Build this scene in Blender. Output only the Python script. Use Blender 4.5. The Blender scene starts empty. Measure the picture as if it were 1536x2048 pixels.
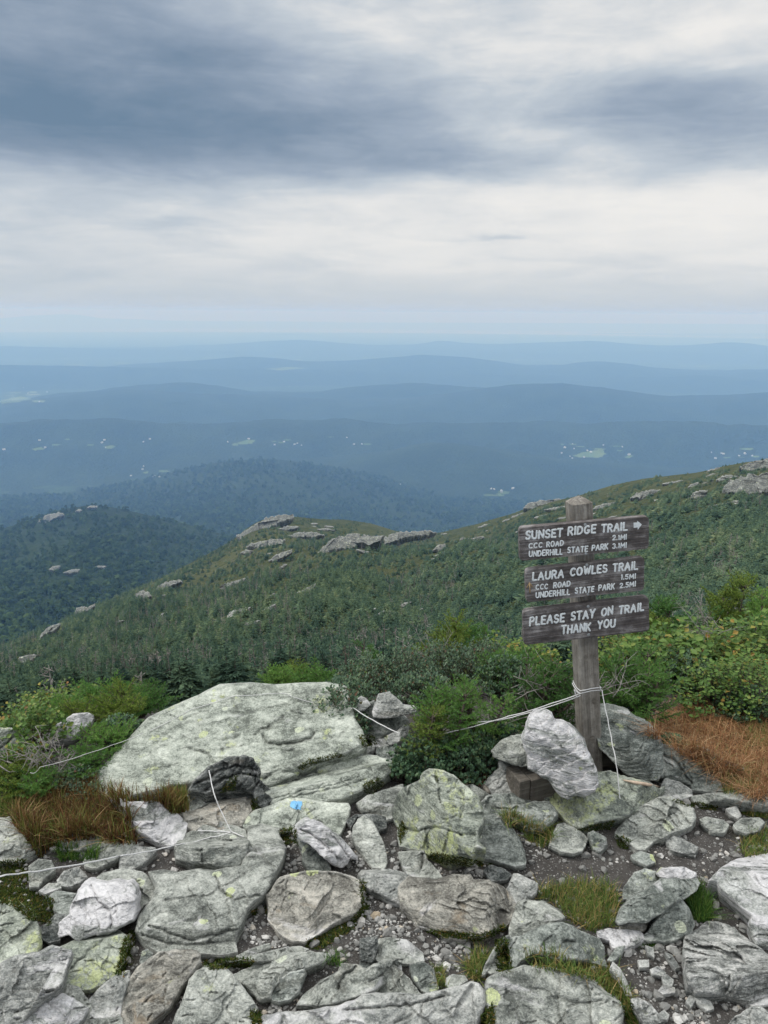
import bpy, math, random
import numpy as np
from mathutils import Vector, Matrix
from mathutils.geometry import delaunay_2d_cdt
S = bpy.context.scene
COL = S.collection
R = math.radians
rng = np.random.default_rng(11)
# ------------------------------------------------------------------ camera
F = 1530.0                                   # focal length in photo pixels
PITCH, ROLL, CAMZ = R(14.62), R(0.45), 1.65
cam_d = bpy.data.cameras.new('camera'); cam = bpy.data.objects.new('camera', cam_d); COL.objects.link(cam)
cam_d.sensor_fit = 'VERTICAL'; cam_d.sensor_height = 24.0; cam_d.lens = 24.0*F/2048.0
cam_d.clip_start = 0.05; cam_d.clip_end = 300000.0
CM = Matrix.Rotation(math.pi/2-PITCH, 3, 'X') @ Matrix.Rotation(ROLL, 3, 'Z')
cam.matrix_world = Matrix.Translation((0, 0, CAMZ)) @ CM.to_4x4()
S.camera = cam
CN = np.array(CM)
C0 = np.array([0, 0, CAMZ])
def ray(px, py):
    px = np.asarray(px, float); py = np.asarray(py, float)
    d = np.stack([(px-768)/F, (1024-py)/F, -np.ones_like(px)], -1)
    return d @ CN.T
def proj(p):
    q = (np.asarray(p, float)-C0) @ CN
    return 768+F*q[..., 0]/-q[..., 2], 1024-F*q[..., 1]/-q[..., 2]
# ------------------------------------------------------------------ node helper
class NT:
    def __init__(self, tree): self.t = tree; self.L = tree.links
    def n(self, typ, ins=None, **props):
        nd = self.t.nodes.new(typ)
        for k, v in props.items(): setattr(nd, k, v)
        for k, v in (ins or {}).items():
            s = nd.inputs[k]
            if isinstance(v, bpy.types.NodeSocket): self.L.new(v, s)
            elif isinstance(v, bpy.types.Node): self.L.new(v.outputs[0], s)
            else: s.default_value = tuple(v)+(1,) if hasattr(v, '__len__') and len(v) == 3 and s.type == 'RGBA' else v
        return nd
    def m(self, op, a, b=0.0, c=0.0, clamp=False):
        nd = self.n('ShaderNodeMath', {0: a, 1: b, 2: c}, operation=op); nd.use_clamp = clamp
        return nd.outputs[0]
    def v(self, op, a, b=(0, 0, 0), scale=None):
        nd = self.n('ShaderNodeVectorMath', {0: a, 1: b}, operation=op)
        if scale is not None: nd.inputs['Scale'].default_value = scale
        return nd.outputs[0]
    def noise(self, vec, scale, detail=4, rough=.55, dist=0.0):
        return self.n('ShaderNodeTexNoise', {'Vector': vec, 'Scale': scale, 'Detail': detail, 'Roughness': rough, 'Distortion': dist}).outputs[0]
    def ramp(self, fac, stops, interp='LINEAR'):
        nd = self.n('ShaderNodeValToRGB', {0: fac}); cr = nd.color_ramp; cr.interpolation = interp
        while len(cr.elements) < len(stops): cr.elements.new(0.5)
        for e, (p, c) in zip(cr.elements, stops):
            e.position = p
            if not hasattr(c, '__len__'): c = (c, c, c)
            e.color = tuple(c)+(1,)
        return nd.outputs[0]
    def mix(self, fac, a, b, blend='MIX'):
        nd = self.n('ShaderNodeMix', data_type='RGBA', blend_type=blend)
        for i, v in ((0, fac), (6, a), (7, b)):
            if isinstance(v, bpy.types.NodeSocket): self.L.new(v, nd.inputs[i])
            elif hasattr(v, '__len__'): nd.inputs[i].default_value = tuple(v)+((1,) if len(v) == 3 else ())
            else: nd.inputs[i].default_value = v
        return nd.outputs[2]
# ------------------------------------------------------------------ world: overcast sky
SUN_DIR = Vector((-0.62, 0.12, 0.78)).normalized()
world = bpy.data.worlds.new('World'); S.world = world; world.use_nodes = True
W = NT(world.node_tree); world.node_tree.nodes.clear()
def build_world():
    d = W.n('ShaderNodeTexCoord').outputs['Generated']
    sp = W.n('ShaderNodeSeparateXYZ', {0: d}); x, y, z = sp.outputs
    el = W.m('ARCSINE', z); az = W.m('ARCTAN2', x, y)
    zz = W.m('ADD', W.m('MAXIMUM', z, 0.0), 0.10)
    pl = W.n('ShaderNodeCombineXYZ', {0: W.m('DIVIDE', x, zz), 1: W.m('DIVIDE', y, zz), 2: 0.0}).outputs[0]
    n1 = W.noise(pl, 0.9, 7, .55, .3); n2 = W.noise(W.v('ADD', pl, (7.3, 2.1, 4.0)), 0.8, 7, .55, .3)
    n3 = W.noise(W.v('ADD', pl, (1.3, 9.1, 2.0)), 2.3, 10, .62, .5)
    st = W.n('ShaderNodeCombineXYZ', {0: W.m('MULTIPLY', az, 7.0), 1: W.m('MULTIPLY', el, 46.0), 2: 0.3}).outputs[0]
    n4 = W.noise(st, 1.0, 6, .6, .8)
    U = W.m('ADD', az, W.m('MULTIPLY', W.m('SUBTRACT', n1, .5), .30))
    V = W.m('ADD', el, W.m('MULTIPLY', W.m('SUBTRACT', n2, .5), .075))
    def ae(px, py):
        q = ray(px, py); q = q/np.linalg.norm(q); return math.atan2(q[0], q[1]), math.asin(q[2])
    ye = lambda py: ae(768, py)[1]
    # base grey by elevation
    f = W.n('ShaderNodeMapRange', {0: V, 1: 0.0, 2: 1.5708}).outputs[0]
    k = lambda py: max(0, ye(py))/1.5708
    base = W.ramp(f, [(0, .20), (k(590), .20), (k(555), .19), (k(515), .11), (k(450), .05), (k(390), .06), (k(340), .22), (k(250), .34), (k(80), .30), (k(0)+.06, .25), (.4, .16), (1, .12)])
    D = base
    for (px, py, su, sv, am) in [(-60, 90, 380, 240, .40), (60, 240, 330, 90, .20), (480, 260, 300, 80, .20), (800, 305, 220, 42, .18), (330, 120, 260, 120, .12), (1290, 190, 150, 38, .20), (1500, 250, 170, 50, .26),
                                 (1450, 80, 190, 70, -.20), (760, 40, 180, 60, -.14), (1050, 120, 170, 50, -.12), (1060, 265, 90, 28, -.14), (1420, 350, 200, 22, .12), (300, 455, 70, 10, .12), (980, 472, 60, 7, .16)]:
        a0, e0 = ae(px, py)
        g = W.m('ADD', W.m('POWER', W.m('ABSOLUTE', W.m('DIVIDE', W.m('SUBTRACT', U, a0), su/F)), 2.0), W.m('POWER', W.m('ABSOLUTE', W.m('DIVIDE', W.m('SUBTRACT', V, e0), sv/F)), 2.0))
        D = W.m('ADD', D, W.m('MULTIPLY', W.m('EXPONENT', W.m('MULTIPLY', g, -0.7)), am))
    n5 = W.noise(W.n('ShaderNodeCombineXYZ', {0: W.m('MULTIPLY', az, 5.5), 1: W.m('MULTIPLY', el, 13.0), 2: 1.7}).outputs[0], 1.0, 9, .60, .25)
    up = W.n('ShaderNodeMapRange', {0: el, 1: .02, 2: .2}).outputs[0]
    D = W.m('ADD', D, W.m('MULTIPLY', W.m('SUBTRACT', n3, .5), W.m('MULTIPLY', up, .34)))
    D = W.m('ADD', D, W.m('MULTIPLY', W.m('SUBTRACT', n4, .5), .26))
    D = W.m('ADD', D, W.m('MULTIPLY', W.m('SUBTRACT', n5, .5), W.m('MULTIPLY', up, .62)))
    colr = W.ramp(D, [(0, (.90, .885, .855)), (.12, (.80, .805, .80)), (.30, (.56, .615, .67)), (.55, (.36, .428, .52)), (.8, (.222, .295, .39)), (1.0, (.15, .23, .325))])
    colr = W.mix(W.n('ShaderNodeMapRange', {0: el, 1: 0.05, 2: -0.005}).outputs[0], colr, (.53, .60, .645))
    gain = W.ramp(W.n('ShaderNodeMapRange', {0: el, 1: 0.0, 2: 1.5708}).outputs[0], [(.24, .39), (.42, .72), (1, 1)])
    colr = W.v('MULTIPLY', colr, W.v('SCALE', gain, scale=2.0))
    sky = W.n('ShaderNodeTexSky', sky_type='NISHITA', sun_disc=False, sun_elevation=math.asin(SUN_DIR.z), sun_rotation=math.atan2(SUN_DIR.x, SUN_DIR.y), altitude=1300, dust_density=2.0)
    b1 = W.n('ShaderNodeBackground', {0: sky.outputs[0], 1: 0.06})
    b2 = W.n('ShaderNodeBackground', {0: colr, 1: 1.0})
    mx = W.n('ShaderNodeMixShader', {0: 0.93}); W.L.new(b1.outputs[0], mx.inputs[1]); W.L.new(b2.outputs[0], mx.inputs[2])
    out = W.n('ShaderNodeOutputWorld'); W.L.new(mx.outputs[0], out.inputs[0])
build_world()
world.cycles.sampling_method = 'MANUAL'; world.cycles.sample_map_resolution = 1024
sun_d = bpy.data.lights.new('sun', 'SUN'); sun_d.energy = 1.5; sun_d.angle = R(14); sun_d.color = (1, .96, .9)
sun = bpy.data.objects.new('sun', sun_d); COL.objects.link(sun)
sun.rotation_euler = (-SUN_DIR).to_track_quat('-Z', 'Y').to_euler()
S.view_settings.view_transform = 'Standard'; S.view_settings.look = 'None'; S.view_settings.exposure = 0.36; S.view_settings.gamma = 1.0
S.render.engine = 'CYCLES'
S.cycles.max_bounces = 5; S.cycles.diffuse_bounces = 3; S.cycles.volume_bounces = 1; S.cycles.transparent_max_bounces = 4
S.cycles.use_denoising = True
# ------------------------------------------------------------------ mesh / object helpers
def tag(o, label=None, cat=None, group=None, kind=None):
    if label: o['label'] = label
    if cat: o['category'] = cat
    if group: o['group'] = group
    if kind: o['kind'] = kind
    return o
def mk(name, verts, faces, mat=None, parent=None, smooth=True, loc=None):
    me = bpy.data.meshes.new(name)
    v = np.asarray(verts, np.float32)
    if loc is not None: v = v-np.asarray(loc, np.float32)
    if isinstance(faces, np.ndarray):
        k = faces.shape[1]; nf = len(faces)
        me.vertices.add(len(v)); me.vertices.foreach_set('co', v.ravel())
        me.loops.add(nf*k); me.loops.foreach_set('vertex_index', faces.astype(np.int32).ravel())
        me.polygons.add(nf); me.polygons.foreach_set('loop_start', np.arange(0, nf*k, k, dtype=np.int32))
        me.update(calc_edges=True)
    else:
        me.from_pydata(v.tolist(), [], [tuple(int(i) for i in f) for f in faces]); me.update()
    me.polygons.foreach_set('use_smooth', np.full(len(me.polygons), smooth))
    if mat: me.materials.append(mat)
    o = bpy.data.objects.new(name, me); COL.objects.link(o)
    if loc is not None: o.location = loc
    if parent is not None:
        o.parent = parent
        if loc is not None: o.location = Vector(loc)-parent.location
    return o
def empty(name, loc):
    o = bpy.data.objects.new(name, None); COL.objects.link(o); o.location = loc; o.empty_display_size = .05; return o
class MB:
    """collects pieces of one mesh"""
    def __init__(self): self.v = []; self.f = []; self.k = 0
    def add(self, v, f):
        v = np.asarray(v, float).reshape(-1, 3); self.v.append(v); self.f += [tuple(int(i)+self.k for i in q) for q in f]; self.k += len(v)
    def box(self, o, ax, ay, az):
        o, ax, ay, az = (np.asarray(q, float) for q in (o, ax, ay, az))
        v = [o, o+ax, o+ax+ay, o+ay, o+az, o+ax+az, o+ax+ay+az, o+ay+az]
        self.add(v, [(0, 3, 2, 1), (4, 5, 6, 7), (0, 1, 5, 4), (1, 2, 6, 5), (2, 3, 7, 6), (3, 0, 4, 7)])
    def tube(self, pts, rad, n=6, flat=None):
        p = np.asarray(pts, float); m = len(p); rad = np.broadcast_to(np.asarray(rad, float), (m,))
        t = np.gradient(p, axis=0); t /= np.linalg.norm(t, axis=1)[:, None]+1e-12
        ref = np.array([0, 0, 1.]) if abs(t[:, 2]).mean() < .8 else np.array([1., 0, 0])
        if flat is not None: ref = np.asarray(flat[0], float)
        a = np.cross(t, ref); a /= np.linalg.norm(a, axis=1)[:, None]+1e-12; b = np.cross(a, t)
        th = np.arange(n)*2*math.pi/n
        fl = 1.0 if flat is None else flat[1]
        ring = p[:, None]+rad[:, None, None]*(np.cos(th)[None, :, None]*a[:, None]+fl*np.sin(th)[None, :, None]*b[:, None])
        f = [(i*n+j, i*n+(j+1) % n, (i+1)*n+(j+1) % n, (i+1)*n+j) for i in range(m-1) for j in range(n)]
        f += [tuple(range(n-1, -1, -1)), tuple((m-1)*n+j for j in range(n))]
        self.add(ring.reshape(-1, 3), f)
    def build(self, name, mat, parent=None, smooth=False, loc=None):
        return mk(name, np.concatenate(self.v), self.f, mat, parent, smooth, loc)
# vectorised value noise
def _h(ix, iy, iz, s):
    with np.errstate(over='ignore'):
        h = ix.astype(np.uint64)*np.uint64(0x9E3779B97F4A7C15) ^ iy.astype(np.uint64)*np.uint64(0xC2B2AE3D27D4EB4F) ^ iz.astype(np.uint64)*np.uint64(0x165667B19E3779F9) ^ np.uint64(s*7919+13)
        h ^= h >> np.uint64(29); h *= np.uint64(0xBF58476D1CE4E5B9); h ^= h >> np.uint64(32)
    return (h & np.uint64(0xFFFFFF)).astype(float)/float(0xFFFFFF)*2-1
def vnoise(p, s=0):
    p = np.asarray(p, float); i = np.floor(p).astype(np.int64); f = p-i; f = f*f*f*(f*(f*6-15)+10)
    r = 0
    for dx in (0, 1):
        for dy in (0, 1):
            for dz in (0, 1):
                w = (f[..., 0] if dx else 1-f[..., 0])*(f[..., 1] if dy else 1-f[..., 1])*(f[..., 2] if dz else 1-f[..., 2])
                r = r+w*_h(i[..., 0]+dx, i[..., 1]+dy, i[..., 2]+dz, s)
    return r
def fbm(p, octv=4, s=0, gain=.5):
    r = 0; a = 1.0; p = np.asarray(p, float)
    for k in range(octv): r = r+a*vnoise(p*2**k+k*17.3, s+k); a *= gain
    return r
def inpoly(x, y, poly):
    x = np.asarray(x, float); y = np.asarray(y, float); c = np.zeros(x.shape, bool); n = len(poly)
    for i in range(n):
        x1, y1 = poly[i]; x2, y2 = poly[i-1]
        if y1 == y2: continue
        c ^= ((y1 > y) != (y2 > y)) & (x < (x2-x1)*(y-y1)/(y2-y1)+x1)
    return c
def dseg(P, A, B):
    """distance of points P to nearest of segments A-B"""
    best = np.full(len(P), 1e9)
    for a, b in zip(A, B):
        ab = b-a; t = np.clip(((P-a) @ ab)/(ab @ ab+1e-12), 0, 1)
        best = np.minimum(best, np.linalg.norm(P-a-t[:, None]*ab, axis=1))
    return best
TILES = {'F': (0, 0, 1), 'A': (0, 1340, .5), 'B': (768, 1340, .5), 'V': (600, 1180, .2995), 'M': (0, 900, .5), 'N': (768, 900, .5)}
for i, x0 in enumerate((0, 380, 760, 1136)):
    TILES['P%d' % i] = (x0, 1400, 400/1536); TILES['Q%d' % i] = (x0, 1700, 400/1536)
def tp(tile, pts):
    x0, y0, s = TILES[tile]; return np.array([(x0+s*x, y0+s*y) for x, y in pts], float)
def hermite(xs, ys):
    xs = np.array(xs, float); ys = np.array(ys, float)
    def f(x):
        x = np.asarray(x, float); r = 0
        for k in (-24, -12, 0, 12, 24): r = r+np.interp(x+k, xs, ys)
        return r/5
    return f
# ------------------------------------------------------------------ ground shape
YN = hermite([-600, -300, 0, 150, 300, 450, 600, 800, 950, 1100, 1300, 1536, 2100], [1500, 1480, 1455, 1440, 1420, 1400, 1385, 1370, 1355, 1350, 1345, 1335, 1335])
_px = np.linspace(-900, 2400, 400); _r = ray(_px, YN(_px)); _az = np.arctan2(_r[:, 0], _r[:, 1]); _td = -_r[:, 2]/np.hypot(_r[:, 0], _r[:, 1])
def G(x, y):
    """height of the bare ground"""
    x = np.asarray(x, float); y = np.asarray(y, float); r = np.hypot(x, y)
    s = CAMZ-r*np.interp(np.arctan2(x, y), _az, _td)-.02
    k = .12
    h = np.clip(.5+.5*(s-0)/k, 0, 1)
    return s*(1-h)-k*h*(1-h)
def gpt(px, py, z=0.0):
    """point where the sight line of a photo pixel meets height z"""
    d = ray(px, py); t = (z-CAMZ)/d[..., 2]; return C0+d*t[..., None] if np.ndim(t) else C0+d*t
# ------------------------------------------------------------------ materials
def new_mat(name):
    m = bpy.data.materials.new(name); m.use_nodes = True; m.node_tree.nodes.clear(); return m, NT(m.node_tree)
def finish(T, color, rough=.85, bump=None, strength=.5, dist=.01, spec=.3, trans=None):
    ins = {'Base Color': color, 'Roughness': rough, 'Specular IOR Level': spec}
    if bump is not None: ins['Normal'] = T.n('ShaderNodeBump', {'Height': bump, 'Strength': strength, 'Distance': dist}).outputs[0]
    p = T.n('ShaderNodeBsdfPrincipled', ins); o = T.n('ShaderNodeOutputMaterial')
    if trans:
        tr = T.n('ShaderNodeBsdfTranslucent', {'Color': color}); mx = T.n('ShaderNodeMixShader', {0: trans}); T.L.new(p.outputs[0], mx.inputs[1]); T.L.new(tr.outputs[0], mx.inputs[2]); T.L.new(mx.outputs[0], o.inputs[0])
    else: T.L.new(p.outputs[0], o.inputs[0])
def rock_mat(name, lo, mid, hi, lichen=.3, quartz=.2, warm=.1, band=.5, scale=1.0, pale=.3):
    m, T = new_mat(name)
    tc = T.n('ShaderNodeTexCoord').outputs['Object']; oi = T.n('ShaderNodeObjectInfo').outputs['Random']
    p = T.v('ADD', tc, T.n('ShaderNodeCombineXYZ', {0: T.m('MULTIPLY', oi, 37.0), 1: T.m('MULTIPLY', oi, 91.0), 2: T.m('MULTIPLY', oi, 53.0)}).outputs[0])
    rot = T.n('ShaderNodeCombineXYZ', {0: T.m('ADD', T.m('MULTIPLY', T.m('FRACT', T.m('MULTIPLY', oi, 7.3)), 1.3), -.3), 1: T.m('ADD', T.m('MULTIPLY', T.m('FRACT', T.m('MULTIPLY', oi, 13.7)), -1.5), 1.3), 2: T.m('MULTIPLY', oi, 6.0)}).outputs[0]
    fo = T.n('ShaderNodeMapping', {'Vector': p, 'Rotation': rot, 'Scale': (1.0, 1.3, 6.5)}).outputs[0]
    n1 = T.noise(p, 5*scale, 9, .68); n2 = T.noise(fo, 7*scale, 8, .62, .8); n3 = T.noise(p, 170*scale, 3, .7); n4 = T.noise(p, 34*scale, 6, .7)
    n5 = T.noise(fo, 24*scale, 5, .65, .5)
    a = T.m('ADD', T.m('MULTIPLY', n1, 1-band), T.m('MULTIPLY', n2, band))
    a = T.m('ADD', a, T.m('MULTIPLY', T.m('SUBTRACT', n4, .5), .42)); a = T.m('ADD', a, T.m('MULTIPLY', T.m('SUBTRACT', n3, .5), .38))
    c = T.ramp(a, [(.33, tuple(q*.7 for q in lo)), (.41, lo), (.50, mid), (.60, hi), (.72, tuple(min(.82, q*1.45) for q in hi))])
    # dark foliation seams
    seam = T.ramp(n5, [(.33, 1), (.43, 0)]); c = T.mix(T.m('MULTIPLY', seam, .42), c, tuple(q*.38 for q in lo))
    # warm iron stain
    w = T.ramp(T.noise(T.v('ADD', fo, (3, 8, 1)), 4*scale, 5, .6, .4), [(.60, 0), (.74, 1)]); c = T.mix(T.m('MULTIPLY', w, warm), c, (.40, .30, .19))
    # white quartz
    q = T.ramp(T.noise(T.v('ADD', fo, (9, 1, 5)), 3.2*scale, 8, .62, 1.1), [(.66-.22*quartz, 0), (.72-.22*quartz, 1)])
    c = T.mix(T.m('MULTIPLY', q, min(1, .35+quartz*.6)), c, T.ramp(n4, [(.3, (.36, .36, .37)), (.55, (.68, .67, .68))]))
    # pale crust lichen spots
    vo = T.n('ShaderNodeTexVoronoi', {'Vector': p, 'Scale': 75*scale, 'Randomness': 1.0}).outputs['Distance']
    sp = T.m('MULTIPLY', T.ramp(vo, [(.12, 1), (.3, 0)]), T.ramp(n1, [(.42, 0), (.6, 1)])); c = T.mix(T.m('MULTIPLY', sp, pale), c, (.62, .66, .60))
    # yellow green map lichen
    l1 = T.noise(T.v('ADD', p, (4, 4, 9)), 7*scale, 10, .72); lm = T.ramp(l1, [(.68-.26*lichen, 0), (.73-.26*lichen, 1)])
    lm = T.m('MULTIPLY', lm, T.ramp(T.noise(p, 60*scale, 6, .75), [(.44, 0), (.53, 1)])); c = T.mix(T.m('MULTIPLY', lm, .72), c, T.mix(n3, (.36, .40, .16), (.62, .68, .38)))
    # crisp rosettes of map lichen
    v2 = T.n('ShaderNodeTexVoronoi', {'Vector': T.v('ADD', p, T.v('SCALE', T.n('ShaderNodeTexNoise', {'Vector': p, 'Scale': 60*scale, 'Detail': 3}).outputs['Color'], scale=.012/scale)), 'Scale': 19*scale}); pick = T.n('ShaderNodeSeparateColor', {0: v2.outputs['Color']}).outputs
    ros = T.m('MULTIPLY', T.m('LESS_THAN', v2.outputs['Distance'], T.m('MULTIPLY', pick[1], .42)), T.m('GREATER_THAN', pick[0], max(.70, .97-.30*lichen))); c = T.mix(T.m('MULTIPLY', ros, T.ramp(n3, [(.35, .25), (.55, .9)])), c, T.mix(pick[2], (.50, .56, .24), (.58, .62, .52)))
    # black specks
    bk = T.m('MULTIPLY', T.ramp(T.noise(p, 95*scale, 2, .6), [(.28, 1), (.36, 0)]), T.ramp(n2, [(.4, 1), (.6, .2)])); c = T.mix(T.m('MULTIPLY', bk, .6), c, (.035, .035, .035))
    # worn edges paler, cracks dirtier
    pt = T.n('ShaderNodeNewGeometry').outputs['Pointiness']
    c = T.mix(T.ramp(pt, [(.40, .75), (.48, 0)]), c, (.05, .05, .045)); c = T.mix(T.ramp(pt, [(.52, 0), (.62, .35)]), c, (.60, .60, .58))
    h = T.m('ADD', T.m('MULTIPLY', n5, .9), T.m('ADD', T.m('MULTIPLY', n4, .5), T.m('MULTIPLY', n3, .16)))
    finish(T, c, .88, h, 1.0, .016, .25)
    return m
MAT = {}
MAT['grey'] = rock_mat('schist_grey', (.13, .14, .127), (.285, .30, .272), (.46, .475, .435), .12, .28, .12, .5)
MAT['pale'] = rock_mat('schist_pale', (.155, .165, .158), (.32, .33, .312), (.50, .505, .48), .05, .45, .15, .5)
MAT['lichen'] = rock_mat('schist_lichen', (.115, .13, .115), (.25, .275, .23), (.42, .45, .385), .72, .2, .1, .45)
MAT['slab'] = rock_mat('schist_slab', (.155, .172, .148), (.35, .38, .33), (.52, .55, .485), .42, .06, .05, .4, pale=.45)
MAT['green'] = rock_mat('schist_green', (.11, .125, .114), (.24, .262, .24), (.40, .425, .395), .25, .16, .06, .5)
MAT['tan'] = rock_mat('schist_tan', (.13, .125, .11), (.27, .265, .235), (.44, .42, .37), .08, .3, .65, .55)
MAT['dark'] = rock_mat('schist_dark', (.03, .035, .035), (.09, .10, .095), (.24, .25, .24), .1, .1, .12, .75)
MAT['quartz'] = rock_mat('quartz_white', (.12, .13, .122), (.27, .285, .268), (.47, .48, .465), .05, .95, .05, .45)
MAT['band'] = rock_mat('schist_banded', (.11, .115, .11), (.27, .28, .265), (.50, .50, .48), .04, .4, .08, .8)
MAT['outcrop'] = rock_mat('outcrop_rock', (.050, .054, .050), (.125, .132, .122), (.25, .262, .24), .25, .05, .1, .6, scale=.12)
def soil():
    m, T = new_mat('dark_soil'); p = T.n('ShaderNodeTexCoord').outputs['Object']
    n1 = T.noise(p, 3.0, 6, .6); n2 = T.noise(p, 140, 4, .75); n3 = T.noise(p, 26, 6, .7)
    c = T.ramp(T.m('ADD', T.m('MULTIPLY', n1, .4), T.m('MULTIPLY', n3, .6)), [(.3, (.050, .046, .043)), (.55, (.105, .098, .092)), (.75, (.17, .162, .154))])
    gv = T.n('ShaderNodeTexVoronoi', {'Vector': p, 'Scale': 150.0}); gp_ = T.n('ShaderNodeSeparateColor', {0: gv.outputs['Color']}).outputs; gm = T.m('MULTIPLY', T.m('LESS_THAN', gv.outputs['Distance'], .36), T.m('GREATER_THAN', gp_[0], .45)); c = T.mix(T.m('MULTIPLY', gm, .85), c, T.mix(gp_[1], (.10, .095, .09), (.36, .355, .34)))
    c = T.mix(T.ramp(n2, [(.58, 0), (.68, .8)]), c, (.30, .295, .285))
    c = T.mix(T.ramp(T.noise(p, 2.2, 4, .6), [(.60, 0), (.7, .5)]), c, (.07, .065, .03))
    finish(T, c, .95, T.m('ADD', T.m('ADD', n2, T.m('MULTIPLY', gm, .7)), T.m('MULTIPLY', n3, 1.6)), 1.0, .012, .15); return m
MAT['soil'] = soil()
def island_mat(name, stops, rough=.8, spec=.2, trans=None, bump=0, objrand=False):
    m, T = new_mat(name); g = T.n('ShaderNodeNewGeometry').outputs['Random Per Island']
    if objrand: g = T.m('ADD', T.m('MULTIPLY', g, .55), T.m('MULTIPLY', T.n('ShaderNodeObjectInfo').outputs['Random'], .45))
    c = T.ramp(g, stops); b = None
    if bump: 
        p = T.n('ShaderNodeTexCoord').outputs['Object']; b = T.noise(p, bump, 5, .65); c = T.mix(.35, c, T.ramp(b, [(.35, (.08, .08, .08)), (.65, (.7, .7, .68))]), 'OVERLAY')
    finish(T, c, rough, b, .7, .01, spec, trans); return m
MAT['pebble'] = island_mat('pale_pebble', [(0, (.12, .12, .115)), (.35, (.24, .24, .23)), (.75, (.40, .395, .38)), (.93, (.58, .57, .55)), (1, (.40, .33, .24))], .85, .2, None, 60)
MAT['fir'] = island_mat('fir_needles', [(0, (.055, .13, .042)), (.4, (.115, .25, .065)), (.8, (.20, .355, .08)), (1, (.30, .42, .095))], .6, .3, .2, objrand=True)
MAT['firyellow'] = island_mat('fir_needles_bright', [(0, (.08, .14, .03)), (.5, (.17, .26, .05)), (1, (.31, .37, .08))], .6, .3, .25)
MAT['bilberry'] = island_mat('dark_leaf', [(0, (.035, .075, .045)), (.5, (.075, .135, .075)), (.9, (.13, .20, .10)), (.96, (.13, .11, .055)), (1, (.15, .07, .045))], .45, .4, .15)
MAT['bluegreen'] = island_mat('blue_green_leaf', [(0, (.028, .065, .034)), (.5, (.055, .115, .058)), (.92, (.10, .17, .08)), (1, (.14, .17, .06))], .5, .35, .15)
MAT['birch'] = island_mat('yellowing_leaf', [(0, (.05, .11, .02)), (.55, (.115, .20, .035)), (.86, (.20, .26, .05)), (.95, (.32, .26, .05)), (1, (.32, .15, .035))], .5, .35, .3)
MAT['alder'] = island_mat('green_leaf', [(0, (.045, .105, .022)), (.5, (.095, .185, .035)), (.88, (.17, .255, .055)), (.97, (.26, .24, .05)), (1, (.25, .13, .03))], .5, .35, .3)
MAT['brown_grass'] = island_mat('copper_grass', [(0, (.17, .078, .036)), (.4, (.34, .17, .078)), (.75, (.48, .285, .145)), (.9, (.58, .42, .24)), (1, (.19, .22, .06))], .7, .2, .25)
MAT['russet_grass'] = island_mat('russet_grass', [(0, (.05, .022, .012)), (.3, (.11, .05, .02)), (.5, (.17, .085, .03)), (.62, (.08, .10, .022)), (.85, (.14, .17, .035)), (.93, (.24, .15, .06)), (1, (.40, .29, .15))], .7, .2, .2)
MAT['mixed_grass'] = island_mat('mixed_grass', [(0, (.05, .10, .02)), (.45, (.11, .18, .035)), (.65, (.17, .21, .05)), (.82, (.30, .22, .08)), (1, (.40, .30, .13))], .65, .25, .25)
MAT['green_grass'] = island_mat('green_grass', [(0, (.03, .08, .015)), (.6, (.07, .16, .025)), (1, (.16, .23, .05))], .6, .25, .25)
MAT['moss'] = island_mat('moss', [(0, (.018, .034, .008)), (.5, (.042, .068, .014)), (.85, (.085, .095, .02)), (1, (.16, .10, .035))], .85, .1, .15)
MAT['litter'] = island_mat('leaf_litter', [(0, (.10, .05, .025)), (.6, (.22, .11, .05)), (1, (.40, .24, .13))], .8, .2)
def plain(name, c1, c2, sc=20, rough=.85, bump=.4):
    m, T = new_mat(name); p = T.n('ShaderNodeTexCoord').outputs['Object']; n = T.noise(p, sc, 5, .65)
    finish(T, T.ramp(n, [(.3, c1), (.7, c2)]), rough, n, bump, .005, .2); return m
MAT['twig'] = plain('brown_twig', (.05, .04, .03), (.13, .11, .09), 60)
MAT['deadwood'] = plain('grey_deadwood', (.13, .12, .11), (.32, .30, .28), 70)
MAT['palewood'] = plain('pale_wood', (.34, .24, .17), (.58, .47, .37), 50)
MAT['rope'] = plain('white_rope', (.48, .48, .48), (.74, .74, .73), 300, .8, .6)
MAT['paint'] = plain('white_paint', (.50, .53, .54), (.82, .85, .86), 120, .6, .2)
MAT['tanpaint'] = plain('faded_tan_paint', (.30, .20, .10), (.46, .33, .19), 120, .7, .2)
MAT['bluepaint'] = plain('blue_paint', (.12, .34, .58), (.24, .48, .70), 60, .7, .3)
MAT['steel'] = plain('galvanised_steel', (.16, .17, .18), (.34, .36, .37), 90, .5, .2)
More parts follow.
